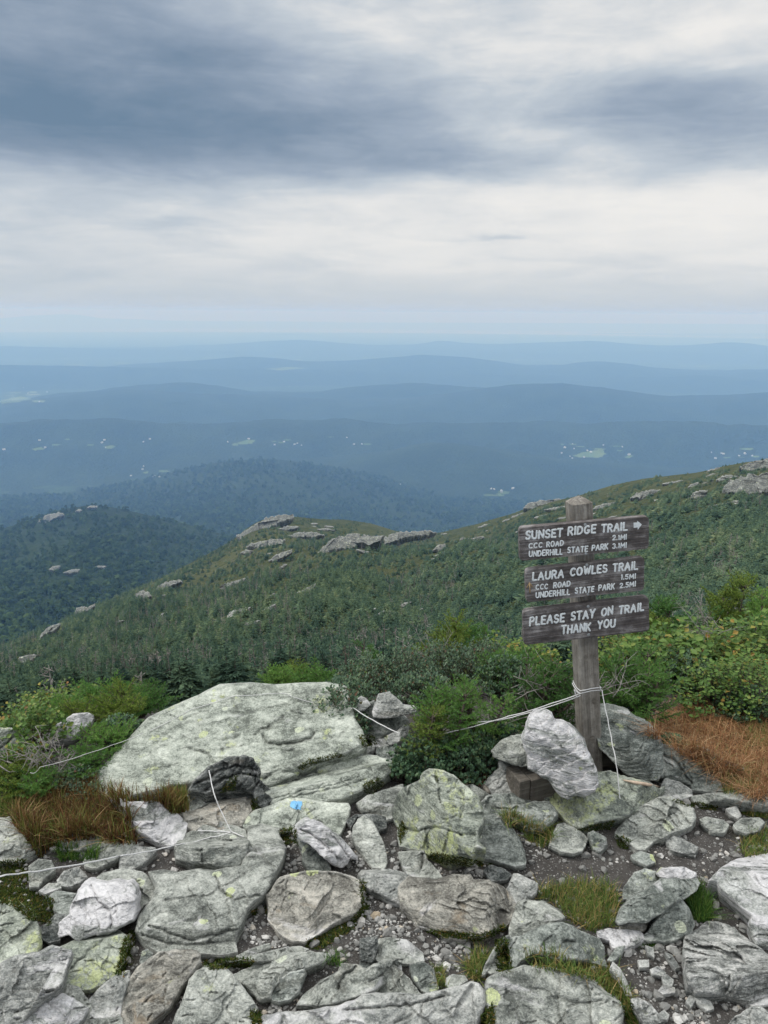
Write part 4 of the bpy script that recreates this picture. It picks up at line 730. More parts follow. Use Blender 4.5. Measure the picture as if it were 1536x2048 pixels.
    for o in L: sub(o)
    for (bx, by) in [[(645, 262), (650, 431)], [(655, 497), (660, 668)], [(662, 740), (665, 905)]][bi_]:
        c = on_plane(*px5(bx, by), YB); m = MB(); th = np.linspace(0, 2*math.pi, 16, endpoint=False); rr = .0052
        prof = [(1.0, .001), (1.0, -.0008), (.8, -.0018), (.35, -.0022)]
        v = [c+np.array([math.cos(t)*rr*s, dy, math.sin(t)*rr*s]) for s, dy in prof for t in th]+[c+np.array([0, -.0016, 0])]
        m.add(v, [(r*16+j, r*16+(j+1) % 16, (r+1)*16+(j+1) % 16, (r+1)*16+j) for r in range(3) for j in range(16)]+[(48+j, 48+(j+1) % 16, 64) for j in range(16)])
        parent_loc = cn; sub(m.build('bolt', MAT['steel'], None, True, loc=cn))
# ------------------------------------------------------------------ timber frame at the foot of the post
fr = gpt(1061, 1606, 0.0); frame = empty('timber_frame', fr); tag(frame, 'low frame of brown timbers boxed around the foot of the sign post', 'timber frame')
def beam(o, dx, dy, w, d, h):
    o = np.asarray(o, float); m = MB(); m.box((0, 0, 0), (w, 0, 0), (0, d, 0), (0, 0, h)); a = math.atan2(dy, dx); ob = m.build('timber', MAT['timber'], frame); ob.location = Vector(o-fr); ob.rotation_euler = (0, 0, a)
    b = ob.modifiers.new('bevel', 'BEVEL'); b.width = .003; b.segments = 2
ca, sa = math.cos(R(20)), math.sin(R(20)); ux = np.array([ca, sa, 0]); uy = np.array([-sa, ca, 0])
beam(fr+np.array([0, 0, -.03]), ca, sa, .22, .085, .118)
beam(fr-ux*.044+uy*.004+np.array([0, 0, -.03]), ca, sa, .041, .10, .120)
beam(base+np.array([.05, .03, -.03]), 1, .05, .20, .045, .085)
# ------------------------------------------------------------------ things that lie on or grow from the built ground
bpy.context.view_layer.update()
DG = bpy.context.evaluated_depsgraph_get()
def hit(px, py, only=None, maxd=40):
    d = Vector(ray(px, py)).normalized(); o = Vector(C0)
    for _ in range(6):
        ok, loc, nor, _i, ob, _m = S.ray_cast(DG, o, d)
        if not ok or (loc-Vector(C0)).length > maxd: return None
        if only is None or ob.name.split('.')[0] in only: return loc, nor, ob
        o = loc+d*.002
    return None
# ---- gravel
ICO_V = None
def ico(sub=0):
    t = (1+5**.5)/2; v = np.array([(-1, t, 0), (1, t, 0), (-1, -t, 0), (1, -t, 0), (0, -1, t), (0, 1, t), (0, -1, -t), (0, 1, -t), (t, 0, -1), (t, 0, 1), (-t, 0, -1), (-t, 0, 1)]); v = v/np.linalg.norm(v, axis=1)[:, None]
    f = [(0, 11, 5), (0, 5, 1), (0, 1, 7), (0, 7, 10), (0, 10, 11), (1, 5, 9), (5, 11, 4), (11, 10, 2), (10, 7, 6), (7, 1, 8), (3, 9, 4), (3, 4, 2), (3, 2, 6), (3, 6, 8), (3, 8, 9), (4, 9, 5), (2, 4, 11), (6, 2, 10), (8, 6, 7), (9, 8, 1)]
    for _ in range(sub):
        v = list(map(tuple, v)); c = {}; g = []
        def mid(a, b):
            k = (min(a, b), max(a, b))
            if k not in c: m_ = np.array(v[a])+np.array(v[b]); v.append(tuple(m_/np.linalg.norm(m_))); c[k] = len(v)-1
            return c[k]
        for a, b, d in f: x, y, z = mid(a, b), mid(b, d), mid(d, a); g += [(a, x, z), (b, y, x), (d, z, y), (x, y, z)]
        f = g; v = np.array(v)
    return np.array(v), np.array(f)
ZONES = [(np.array(z, float), w) for z, w in (
    ([(780, 1700), (1010, 1715), (1000, 1765), (830, 1755)], 3.2), ([(1000, 1690), (1150, 1680), (1260, 1720), (1200, 1745), (1040, 1735)], 2.0), ([(725, 1770), (800, 1800), (960, 1880), (1000, 1930), (880, 1940), (760, 1890), (720, 1830)], 3.4),
    ([(470, 1800), (560, 1800), (620, 1880), (540, 1900), (480, 1880)], 2.6), ([(690, 1750), (760, 1790), (760, 1900), (700, 1900)], 2.2), ([(560, 1660), (640, 1690), (640, 1750), (540, 1760)], 2.2), ([(1280, 1620), (1536, 1620), (1536, 1740), (1280, 1700)], 1.3),
    ([(1230, 1870), (1400, 1870), (1536, 2048), (1300, 2048)], 1.5), ([(1040, 1720), (1200, 1715), (1240, 1790), (1060, 1770)], .35), ([(260, 1880), (310, 1890), (300, 1960), (250, 1950)], 2.0), ([(560, 1980), (720, 1980), (700, 2040), (520, 2040)], 2.5), ([(660, 1620), (720, 1650), (760, 1730), (690, 1740)], 2.4))]
def gravel():
    rg = np.random.default_rng(4); I0, F0 = ico(0); V = []; Fs = []; k = 0; n = 0
    cand = 46000; px = rg.uniform(-20, 1556, cand); py = rg.uniform(1560, 2060, cand)
    w = np.full(cand, .55)
    for z, ww in ZONES: w = np.where(inpoly(px, py, z), ww, w)
    clump = np.clip(.7+1.1*fbm(np.column_stack([px/60, py/35, px*0]), 3, 12), .1, 1.8)
    sel = rg.random(cand) < np.clip(w*clump/4.2, 0, 1)
    for x, y in zip(px[sel], py[sel]):
        h = hit(x, y)
        if h is None or h[2].name != 'ground': continue
        sz = .0030*math.exp(rg.normal(0, .55)); sz = min(sz, .013)
        if rg.random() < .05: sz *= 1.7
        v = I0*rg.uniform(.72, 1.3, (12, 1))*np.array([1.15, .9, .62])*sz; a = rg.uniform(0, 6.28); c, s_ = math.cos(a), math.sin(a); v = v @ np.array([[c, s_, 0], [-s_, c, 0], [0, 0, 1]]); tl = rg.uniform(-.4, .4); c, s_ = math.cos(tl), math.sin(tl); v = v @ np.array([[1, 0, 0], [0, c, s_], [0, -s_, c]])
        V.append(v+np.array(h[0])+[0, 0, sz*.3]); Fs.append(F0+k); k += 12
    tag(mk('gravel', np.concatenate(V), np.concatenate(Fs), MAT['pebble'], None, False), kind='stuff')
    # bigger loose stones, one object each
    I1, F1 = ico(1); shapes = []
    for q in range(7):
        v = I1*np.array([1.2, .85, .6]); pl = rg.normal(size=(9, 3)); pl /= np.linalg.norm(pl, axis=1)[:, None]
        for p in pl: dd = v @ p; v = v-np.clip(dd-rg.uniform(.45, .62), 0, None)[:, None]*p
        me = bpy.data.meshes.new('loose_stone'); me.from_pydata(v.tolist(), [], F1.tolist()); me.materials.append(MAT['pebble']); shapes.append(me)
    pts = []; tries = 0
    while len(pts) < 120 and tries < 5000:
        tries += 1; x, y = rg.uniform(0, 1536), rg.uniform(1600, 2040); ww = .3
        for z, q in ZONES:
            if inpoly(np.array([x]), np.array([y]), z)[0]: ww = q
        if rg.random() > ww/3.4 or any((x-a)**2+(y-b)**2 < 420 for a, b in pts): continue
        h = hit(x, y)
        if h is None or h[2].name != 'ground': continue
        pts.append((x, y)); o = bpy.data.objects.new('loose_stone', shapes[rg.integers(7)]); COL.objects.link(o); sz = rg.uniform(.0085, .018); o.location = Vector(h[0])+Vector((0, 0, sz*.25)); o.scale = (sz, sz, sz*rg.uniform(.8, 1.2)); o.rotation_euler = (rg.normal(0, .25), rg.normal(0, .25), rg.uniform(0, 6.28))
        tag(o, 'small pale angular stone lying loose in the gravel between the rocks', 'stone', 'loose pale stones in the gravel')
gravel()
# ---- grass
def blades(name, bases, hgt, mat, lean=.35, width=.0016, droop=.5, seed=0, parent=None, loc=None, wind=(0, 0), seg=4):
    """curved tapering blades, one strip each"""
    rg = np.random.default_rng(seed); n = len(bases); B = np.asarray(bases, float); h = hgt*rg.uniform(.45, 1.2, n); a = rg.uniform(0, 2*math.pi, n); ln = np.abs(rg.normal(0, lean, n))+.08
    dx, dy = np.cos(a)*ln+wind[0], np.sin(a)*ln+wind[1]; l = np.hypot(dx, dy); sd = np.column_stack([-dy/l, dx/l, 0*l])*(width*rg.uniform(.7, 1.3, n))[:, None]
    ts = np.linspace(0, 1, seg+1); V = []
    for t in ts[:-1]:
        q = B+np.column_stack([dx*h*t*(.5+.5*t), dy*h*t*(.5+.5*t), h*(t-droop*t*t*np.minimum(1, l)*.8)]); w = (1-t**1.6)
        V += [q-sd*w, q+sd*w]
    t = 1; V.append(B+np.column_stack([dx*h, dy*h, h*(1-droop*np.minimum(1, l)*.8)]))
    V = np.stack(V, 1); m = V.shape[1]; off = np.arange(n)[:, None, None]*m
    f = [(2*i, 2*i+1, 2*i+3) for i in range(seg-1)]+[(2*i, 2*i+3, 2*i+2) for i in range(seg-1)]+[(2*seg-2, 2*seg-1, 2*seg)]
    F_ = (np.array(f)[None]+off).reshape(-1, 3)
    return mk(name, V.reshape(-1, 3), F_, mat, parent, True, loc)
def region_pts(poly, n, seed, only=('ground',), sink=.004, maxd=12, edge=0):
    rg = np.random.default_rng(seed); q = np.array(poly, float); x0, y0 = q.min(0); x1, y1 = q.max(0); out = []; tries = 0
    while len(out) < n and tries < n*12:
        k = 400; tries += k; X = rg.uniform(x0, x1, k); Y = rg.uniform(y0, y1, k); m = inpoly(X, Y, q)
        for x, y in zip(X[m], Y[m]):
            h = hit(x, y, None, maxd)
            if h is None or (only and h[2].name.split('.')[0] not in only): continue
            out.append(np.array(h[0])-[0, 0, sink])
            if len(out) >= n: break
    return np.array(out)
ROCKY = ('ground', 'rock', 'bedrock', 'bedrock_slab')
def grass(label, poly, n, h, mat, seed, lean=.35, width=.0015, droop=.5, only=('ground',), wind=(0, 0), kind=None, name='grass_tuft'):
    p = region_pts(poly, n, seed, only)
    if len(p) == 0: print('no grass', label); return
    o = blades(name if not kind else 'grass', p, h, MAT[mat], lean, width, droop, seed, None, p.mean(0), wind)
    if kind: tag(o, kind='stuff')
    else: tag(o, label, 'grass')
# large russet clump on the left, copper grass on the right
grass('', [(20, 1640), (60, 1600), (110, 1580), (170, 1570), (225, 1590), (265, 1640), (275, 1690), (230, 1690), (190, 1680), (110, 1690), (80, 1720), (60, 1690)], 5200, .088, 'russet_grass', 1, .55, .0014, .55, kind='stuff', only=('ground', 'rock'))
grass('', [(0, 1610), (60, 1600), (90, 1650), (70, 1680), (0, 1640)], 700, .07, 'mixed_grass', 2, .5, .0013, .6, kind='stuff')
grass('green-tipped grass strip along the foot of the big slab', [(235, 1590), (290, 1605), (345, 1600), (365, 1600), (372, 1625), (345, 1630), (310, 1600), (250, 1605)], 900, .075, 'russet_grass', 3, .35, .0014, .45, only=ROCKY)
grass('tall green grass at the dark end of the strip below the slab', [(330, 1590), (372, 1590), (380, 1622), (350, 1628)], 420, .06, 'mixed_grass', 33, .4, .0014, .45, only=ROCKY)
grass('', [(1290, 1470), (1335, 1425), (1390, 1402), (1470, 1404), (1600, 1420), (1600, 1600), (1500, 1600), (1440, 1560), (1380, 1520), (1330, 1490)], 11000, .08, 'brown_grass', 4, .85, .0011, .75, wind=(-.35, -.1), kind='stuff', only=('ground', 'rock'))
grass('', [(1480, 1460), (1600, 1450), (1600, 1510), (1500, 1500)], 900, .07, 'mixed_grass', 44, .7, .0012, .7, kind='stuff', only=('ground', 'rock'))
grass('grass tuft in front of the pale creased stone left of the sign base', [(1000, 1630), (1030, 1625), (1060, 1650), (1105, 1655), (1110, 1680), (1085, 1698), (1060, 1690), (1040, 1660), (1010, 1655)], 800, .052, 'mixed_grass', 5, .6, .0011, .6, only=ROCKY)
grass('largest grass tuft in the gravel below the sign', [(1065, 1785), (1110, 1775), (1170, 1770), (1225, 1775), (1240, 1810), (1235, 1850), (1190, 1868), (1150, 1850), (1120, 1830), (1080, 1810)], 1700, .055, 'mixed_grass', 6, .6, .0011, .6)
grass('bright green tuft behind the slanting propped slab', [(1365, 1790), (1400, 1775), (1420, 1810), (1425, 1840), (1395, 1850), (1380, 1820)], 800, .055, 'green_grass', 7, .5, .0010, .6)
grass('long grass strip along the top of the biggest bottom boulder', [(1050, 1912), (1090, 1905), (1150, 1925), (1210, 1938), (1240, 1965), (1258, 1995), (1240, 2005), (1190, 1965), (1120, 1945), (1060, 1935)], 1500, .042, 'mixed_grass', 8, .6, .0011, .6, only=ROCKY)
grass('green grass wisps at the lower end of the long grass strip', [(1240, 1985), (1260, 1990), (1275, 2030), (1290, 2060), (1270, 2060), (1250, 2020)], 420, .036, 'mixed_grass', 9, .6, .0011, .6)
grass('small grass tuft at the right edge above the pale bedrock', [(1475, 1690), (1500, 1670), (1560, 1660), (1560, 1710), (1490, 1715)], 700, .045, 'mixed_grass', 10, .6, .0011, .6, only=ROCKY)
grass('sparse brown tuft left of the mossy gap', [(930, 1930), (960, 1905), (985, 1910), (990, 1950), (960, 1965), (935, 1955)], 420, .045, 'mixed_grass', 11, .7, .0011, .6)
grass('green grass bunch at the right end of the cracked greenish rock', [(1440, 1560), (1480, 1545), (1520, 1560), (1510, 1585), (1450, 1590)], 600, .055, 'mixed_grass', 12, .6, .0012, .6, only=ROCKY)
grass('little green tuft beside the thin fin of rock in the gravel', [(648, 1915), (672, 1902), (690, 1915), (684, 1935), (655, 1930)], 220, .025, 'green_grass', 13, .6, .0010, .6, only=ROCKY)
grass('small green grass patch on the soil below the propped slab', [(1280, 1885), (1305, 1876), (1325, 1885), (1310, 1897), (1282, 1895)], 260, .018, 'green_grass', 14, .7, .0010, .6)
grass('green wisps beside the smooth leaning stone', [(866, 1935), (885, 1935), (895, 1975), (875, 1980)], 220, .028, 'mixed_grass', 15, .6, .0010, .6, only=ROCKY)
grass('thin green tuft in front of the sunken rock in the russet grass', [(110, 1690), (150, 1705), (200, 1700), (195, 1720), (120, 1725)], 420, .05, 'green_grass', 16, .5, .0013, .5, only=ROCKY)
grass('grass fringe under the long thin right ledge', [(1430, 1600), (1480, 1608), (1530, 1620), (1536, 1640), (1490, 1630), (1440, 1612)], 380, .035, 'mixed_grass', 17, .6, .0011, .6)
# ---- moss in the cracks
MOSS = [[(0, 1722), (50, 1720), (60, 1760), (40, 1790), (0, 1800)], [(-20, 1775), (60, 1780), (110, 1800), (100, 1850), (60, 1840), (20, 1810), (-20, 1805)], [(590, 1536), (620, 1520), (680, 1506), (690, 1512), (640, 1525), (605, 1540)], [(615, 1880), (660, 1862), (700, 1840), (725, 1810), (736, 1815), (730, 1840), (690, 1870), (640, 1900), (610, 1895)], [(718, 1760), (732, 1765), (735, 1830), (725, 1830)], [(500, 1605), (512, 1595), (520, 1615), (505, 1622)],
        [(715, 1470), (745, 1470), (755, 1490), (725, 1495)], [(725, 1570), (755, 1555), (770, 1568), (745, 1590), (728, 1585)], [(1340, 1600), (1400, 1605), (1440, 1612), (1430, 1622), (1380, 1615)], [(248, 1880), (262, 1860), (272, 1870), (262, 1920), (245, 1950), (232, 1950)], [(850, 1710), (870, 1705), (930, 1715), (990, 1728), (960, 1735), (880, 1728)], [(990, 1880), (1015, 1878), (1025, 1940), (995, 1945)], [(1235, 1985), (1262, 2000), (1275, 2050), (1255, 2050)], [(500, 2020), (520, 2025), (525, 2048), (505, 2050)], [(800, 1690), (815, 1660), (805, 1640), (796, 1660)],
        [(840, 1860), (900, 1862), (960, 1868), (1010, 1850), (1018, 1858), (960, 1882), (880, 1875)], [(405, 1925), (440, 1915), (510, 1920), (500, 1935), (420, 1940)], [(1230, 1670), (1262, 1680), (1255, 1700), (1238, 1695)], [(555, 1660), (590, 1655), (598, 1690), (570, 1690)], [(460, 1560), (475, 1548), (470, 1580), (440, 1585)], [(960, 2030), (985, 2010), (990, 2048), (965, 2060)], [(1180, 1650), (1230, 1640), (1220, 1660), (1150, 1662)], [(500, 1820), (530, 1812), (535, 1828), (505, 1832)]]
def moss():
    P = []
    for k, pl in enumerate(MOSS):
        q = np.array(pl, float); nx = np.roll(q, -1, 0); ar = abs(np.sum(q[:, 0]*nx[:, 1]-nx[:, 0]*q[:, 1]))/2
        p = region_pts(pl, int(ar*.55)+60, 200+k, ROCKY, .002)
        if len(p): P.append(p)
    P = np.concatenate(P); o = blades('moss', P, .009, MAT['moss'], .8, .0022, .3, 77, seg=2); tag(o, kind='stuff')
moss()
def litter():
    p = region_pts([(905, 1540), (960, 1535), (990, 1545), (985, 1570), (945, 1572), (910, 1560)], 500, 5, ('ground',), -.004); rg = np.random.default_rng(9); V = []; F_ = []; k = 0
    for b in p:
        a = rg.uniform(0, 6.28); l = rg.uniform(.006, .016); w = l*.22; t = np.array([math.cos(a), math.sin(a), rg.uniform(-.4, .4)]); s_ = np.array([-math.sin(a), math.cos(a), rg.uniform(-.5, .5)])
        V += [b-t*l, b+s_*w, b+t*l, b-s_*w]; F_.append((k, k+1, k+2, k+3)); k += 4
    if len(p): tag(mk('leaf_litter', V, F_, MAT['litter'], None, False), kind='stuff')
litter()
# ---- woody plants
def seg_needles(segs, mat, name, parent, loc, ln=.0105, w=.0015, step=.0017, seed=0):
    rg = np.random.default_rng(seed); A = np.array([s[0] for s in segs]); B = np.array([s[1] for s in segs]); L = np.linalg.norm(B-A, axis=1); k = np.maximum(3, (L/step).astype(int)); idx = np.repeat(np.arange(len(A)), k); t = rg.random(len(idx)); o = A[idx]+(B-A)[idx]*t[:, None]; ax = ((B-A)/np.maximum(L, 1e-6)[:, None])[idx]
    up = np.array([0, 0, 1.]); sdv = np.cross(ax, up); sdv /= np.linalg.norm(sdv, axis=1)[:, None]+1e-9; upv = np.cross(sdv, ax); th = rg.normal(0, 1.0, len(idx))+np.where(rg.random(len(idx)) < .5, -.9, .9)
    rad = np.sin(th)[:, None]*sdv+np.cos(th)[:, None]*upv; dr = rad*.82+ax*rg.uniform(.35, .75, len(idx))[:, None]; dr /= np.linalg.norm(dr, axis=1)[:, None]; wv = np.cross(dr, rad+.3*upv); wv /= np.linalg.norm(wv, axis=1)[:, None]+1e-9
    l = ln*rg.uniform(.7, 1.2, len(idx))*(1-.35*t); V = np.stack([o-wv*w, o+wv*w, o+dr*l[:, None]], 1); n = len(idx)
    return V.reshape(-1, 3), np.arange(3*n).reshape(-1, 3)
def fir_bush(label, px, py, dist, h, rad, mat='fir', seed=0, nbr=46, flat=.0, cat='fir shrub', group=None, top=None):
    """a stunted fir: leaning stems, whorled sprays, needles along every twig"""
    rg = np.random.default_rng(seed); d = ray(px, py); hz = math.hypot(d[0], d[1]); p = C0+d*(dist/hz); gz = float(G(p[0], p[1])); zt = p[2]; base = np.array([p[0], p[1], max(gz, zt-1.2)]); H = zt-base[2]; H = max(H, h*.5)
    crown0 = max(0, H-h)
    twigs = []; st = MB(); ns = 1 if rad < .13 else 3
    stems = []
    for s_ in range(ns):
        o = np.array([rg.normal(0, rad*.22), rg.normal(0, rad*.22), 0])*(s_ > 0); tipv = o*2.0+np.array([rg.normal(0, .03), rg.normal(0, .03), H*(1-.18*s_*rg.random())]); stems.append((base+o*.4, base+tipv)); st.tube([base+o*.4-[0, 0, .05], base+o*.4+(tipv-o*.4)*.5, base+tipv], [.009, .007, .002], 5)
    for b in range(int(nbr*1.5)):
        A, B = stems[rg.integers(ns)]; f = rg.random()**.8; zz = (crown0+(H-crown0)*f)/H if H > 0 else f; o = A+(B-A)*min(zz, .97); a = rg.uniform(0, 6.28); L = rad*(1-.72*f)*rg.uniform(.55, 1.15)+.02; rise = rg.uniform(.05, .5)+.35*f; dirv = np.array([math.cos(a), math.sin(a), rise]); dirv /= np.linalg.norm(dirv); sd = np.array([-math.sin(a), math.cos(a), 0.])
        nseg = 4; pts = [o]; dd = dirv.copy()
        for q in range(nseg): dd = dd+np.array([0, 0, .10])+rg.normal(0, .07, 3); dd /= np.linalg.norm(dd); pts.append(pts[-1]+dd*L/nseg)
        st.tube(pts, np.linspace(.0028, .0009, nseg+1), 4)
        for q in range(1, nseg): twigs.append((pts[q], pts[q+1]))
        nt = max(4, int(L/.016))
        for q in range(nt):
            t = .2+.75*q/nt; i = min(int(t*nseg), nseg-1); c = pts[i]+(pts[i+1]-pts[i])*(t*nseg-i); sg = 1 if q % 2 else -1; ll = (.026+.24*L*(1-t))*rg.uniform(.6, 1.15); dv = dirv*.72+sg*sd*.72+np.array([0, 0, rg.uniform(-.05, .22)]); dv /= np.linalg.norm(dv); e = c+dv*ll; twigs.append((c, e))
            if ll > .045:
                for u in (-1, 1): m_ = c+dv*ll*.5; d2 = dv*.75+u*np.cross(dv, [0, 0, 1])*.6; twigs.append((m_, m_+d2/np.linalg.norm(d2)*ll*.45))
    r = empty('fir_shrub', base); tag(r, label, cat, group); V, F_ = seg_needles(twigs, None, '', None, None, w=.0015*max(1, dist/2.7), ln=.0105*max(1, dist/3.0), step=.0017*max(1, dist/2.9), seed=seed); mk('foliage', V, F_, MAT[mat], r, False, loc=base); st.build('branches', MAT['twig'], r, True, loc=base); return r
def leaf_mesh(o, nrm, ax, L, Wd, fold):
    s_ = np.cross(nrm, ax); s_ /= np.linalg.norm(s_, axis=1)[:, None]+1e-9; L = L[:, None]; Wd = Wd[:, None]
    b = o; t = o+ax*L; m1 = o+ax*L*.45; l = m1+s_*Wd+nrm*Wd*fold; r = m1-s_*Wd+nrm*Wd*fold; l2 = o+ax*L*.75+s_*Wd*.62+nrm*Wd*fold*.6; r2 = o+ax*L*.75-s_*Wd*.62+nrm*Wd*fold*.6
    V = np.stack([b, l, l2, t, r2, r], 1); n = len(o); F_ = np.array([(0, 1, 2, 3), (0, 3, 4, 5)])[None]+np.arange(n)[:, None, None]*6
    return V.reshape(-1, 3), F_.reshape(-1, 4)
def leaf_shrub(label, px, py, dist, h, rad, mat, leaf=.02, nst=60, seed=0, cat='shrub', upright=.55, per=9, ratio=.42, asp=(1, 1), name='leafy_shrub'):
    rg = np.random.default_rng(seed); d = ray(px, py); hz = math.hypot(d[0], d[1]); p = C0+d*(dist/hz); gz = float(G(p[0], p[1])); base = np.array([p[0], p[1], max(gz-.02, p[2]-1.2)]); H = max(p[2]-base[2], h)
    st = MB(); O = []; AX = []
    lob = rg.uniform(0, 6.28, 3)
    for k in range(nst):
        a = rg.uniform(0, 6.28); q = math.sqrt(rg.random()); rr = rad*q*(1+.18*math.sin(3*a+lob[0])); x, y = math.cos(a)*rr*asp[0], math.sin(a)*rr*asp[1]; ztop = H-h+h*(1-.75*q*q)*rg.uniform(.72, 1.08); b0 = np.array([x*.35, y*.35, 0]); e = np.array([x, y, max(ztop, .02)]); m_ = (b0+e)/2+rg.normal(0, .02, 3); P = [base+b0, base+m_, base+e]
        st.tube(P, [.0018, .0011, .0005], 3)
        ln = np.linalg.norm(e-m_)
        for j in range(per):
            t = 1-(j/per)**1.3*min(1, .9*h/max(ln, .01)*.55); c = base+m_+(e-m_)*t; aa = j*2.4+rg.uniform(-.5, .5); out = np.array([math.cos(aa), math.sin(aa), upright+rg.uniform(-.3, .3)]); out /= np.linalg.norm(out); O.append(c+out*leaf*.15+rg.normal(0, leaf*.2, 3)); AX.append(out)
    O = np.array(O); AX = np.array(AX); n = len(O); up = np.array([0, -.25, 1.0])+rg.normal(0, .38, (n, 3)); up -= AX*np.sum(up*AX, 1)[:, None]; up /= np.linalg.norm(up, axis=1)[:, None]+1e-9
    L = leaf*rg.uniform(.6, 1.2, n); V, F_ = leaf_mesh(O, up, AX, L, L*ratio, .35)
    r = empty(name, base); tag(r, label, cat); mk('foliage', V, F_, MAT[mat], r, False, loc=base); st.build('stems', MAT['twig'], r, True, loc=base); return r
def dead_branch(label, px, py, dist, length, seed, n=14, mat='deadwood', spread=1.0, up=.5, az=None, cat='dead branches', rad=.0024):
    rg = np.random.default_rng(seed); d = ray(px, py); p = C0+d*(dist/math.hypot(d[0], d[1])); m = MB()
    def grow(o, dv, L, r, lev):
        k = 5; P = [o]; dd = dv.copy()
        for i in range(k): dd = dd+rg.normal(0, .17, 3); dd /= np.linalg.norm(dd); P.append(P[-1]+dd*L/k)
        m.tube(P, np.linspace(r, r*.45, k+1), 5)
        if lev > 0:
            for i in range(1, k+1):
                for _ in range(rg.integers(1, 3)):
                    nd = dd*.6+rg.normal(0, .65, 3); nd /= np.linalg.norm(nd); grow(P[i], nd, L*rg.uniform(.3, .6), r*.55, lev-1)
    for i in range(n):
        a = rg.uniform(0, 6.28) if az is None else R(az)+rg.normal(0, .5); dv = np.array([math.sin(a)*spread, math.cos(a)*spread*.6, up+rg.normal(0, .35)]); dv /= np.linalg.norm(dv); grow(p+rg.normal(0, .03, 3)*spread, dv, length*rg.uniform(.5, 1.1), rad, 1)
    return tag(m.build('dead_branches', MAT[mat], None, True, loc=p), label, cat)
def snag(label, px, ytop, dist, h, seed, nb=26, mat='deadwood'):
    rg = np.random.default_rng(seed); d = ray(px, ytop); p = C0+d*(dist/math.hypot(d[0], d[1])); b = p-np.array([0, 0, h]); r = empty('dead_fir', b); tag(r, label, 'dead tree'); m = MB(); m.tube([b, b+[.01, 0, h*.5], p], [.022*h, .015*h, .003*h], 6); m.build('trunk', MAT[mat], r, True, loc=b); m = MB()
    for k in range(nb):
        f = rg.uniform(.12, .97); a = rg.uniform(0, 6.28); l = h*.34*(1-f)**.7*rg.uniform(.4, 1.2)+.04*h; o = b+np.array([0, 0, h*f]); dv = np.array([math.cos(a), math.sin(a), rg.uniform(-.15, .45)]); P = [o, o+dv*l*.5, o+dv*l+[0, 0, .1*l]]; m.tube(P, [.007*h, .005*h, .0015*h], 4)
        for _ in range(3): t = rg.uniform(.3, .9); c = o+dv*l*t; e = c+(dv*.5+rg.normal(0, .5, 3))*l*.4; m.tube([c, (c+e)/2+rg.normal(0, .01, 3), e], [.004*h, .003*h, .001*h], 3)
    m.build('branches', MAT[mat], r, True, loc=b)
# dark leathery shrub mounds around the cairn
for i, (px, py, ds, h, rd, lab, mt) in enumerate((
    (672, 1376, 2.80, .20, .155, 'dark small-leaved shrub spilling over the right edge of the big slab', 'bilberry'), (735, 1352, 3.35, .20, .22, 'dark small-leaved shrub mound behind the cairn on the left', 'bilberry'), (810, 1345, 3.45, .22, .22, 'dark small-leaved shrub directly behind the top of the cairn', 'bilberry'),
    (890, 1330, 3.6, .24, .24, 'greyish small-leaved shrub behind the front fir', 'bilberry'), (960, 1325, 3.5, .24, .22, 'small-leaved shrub with reddish stems left of the sign shrubs', 'bilberry'), (1010, 1375, 3.2, .2, .16, 'small-leaved shrub just left of the dead grey twigs', 'bluegreen'),
    (692, 1378, 2.98, .17, .13, 'low dark cushion of leaves left of the small cairn stones', 'bilberry'), (850, 1385, 3.1, .14, .16, 'small-leaved shrub between cairn and front fir', 'bilberry'))):
    leaf_shrub(lab, px, py, ds, h, rd, mt, .0155, 190, 300+i, upright=1.0, per=14, ratio=.30)
for i, (px, py, ds, h, rd, lab) in enumerate((
    (850, 1475, 2.5, .14, .13, 'blue-green leafy bush under the front fir by the lichened boulder'), (905, 1478, 2.52, .15, .14, 'blue-green leafy bush behind the lichened boulder'), (955, 1470, 2.55, .15, .12, 'blue-green leafy bush left of the dark grey rock plate'), (820, 1505, 2.48, .09, .08, 'small blue-green bush at the left foot of the front fir'), (1000, 1440, 2.65, .16, .12, 'blue-green bush behind the dead twigs'))):
    leaf_shrub(lab, px, py, ds, h, rd, 'bluegreen', .0125, 150, 320+i, upright=.9, per=14, ratio=.48)
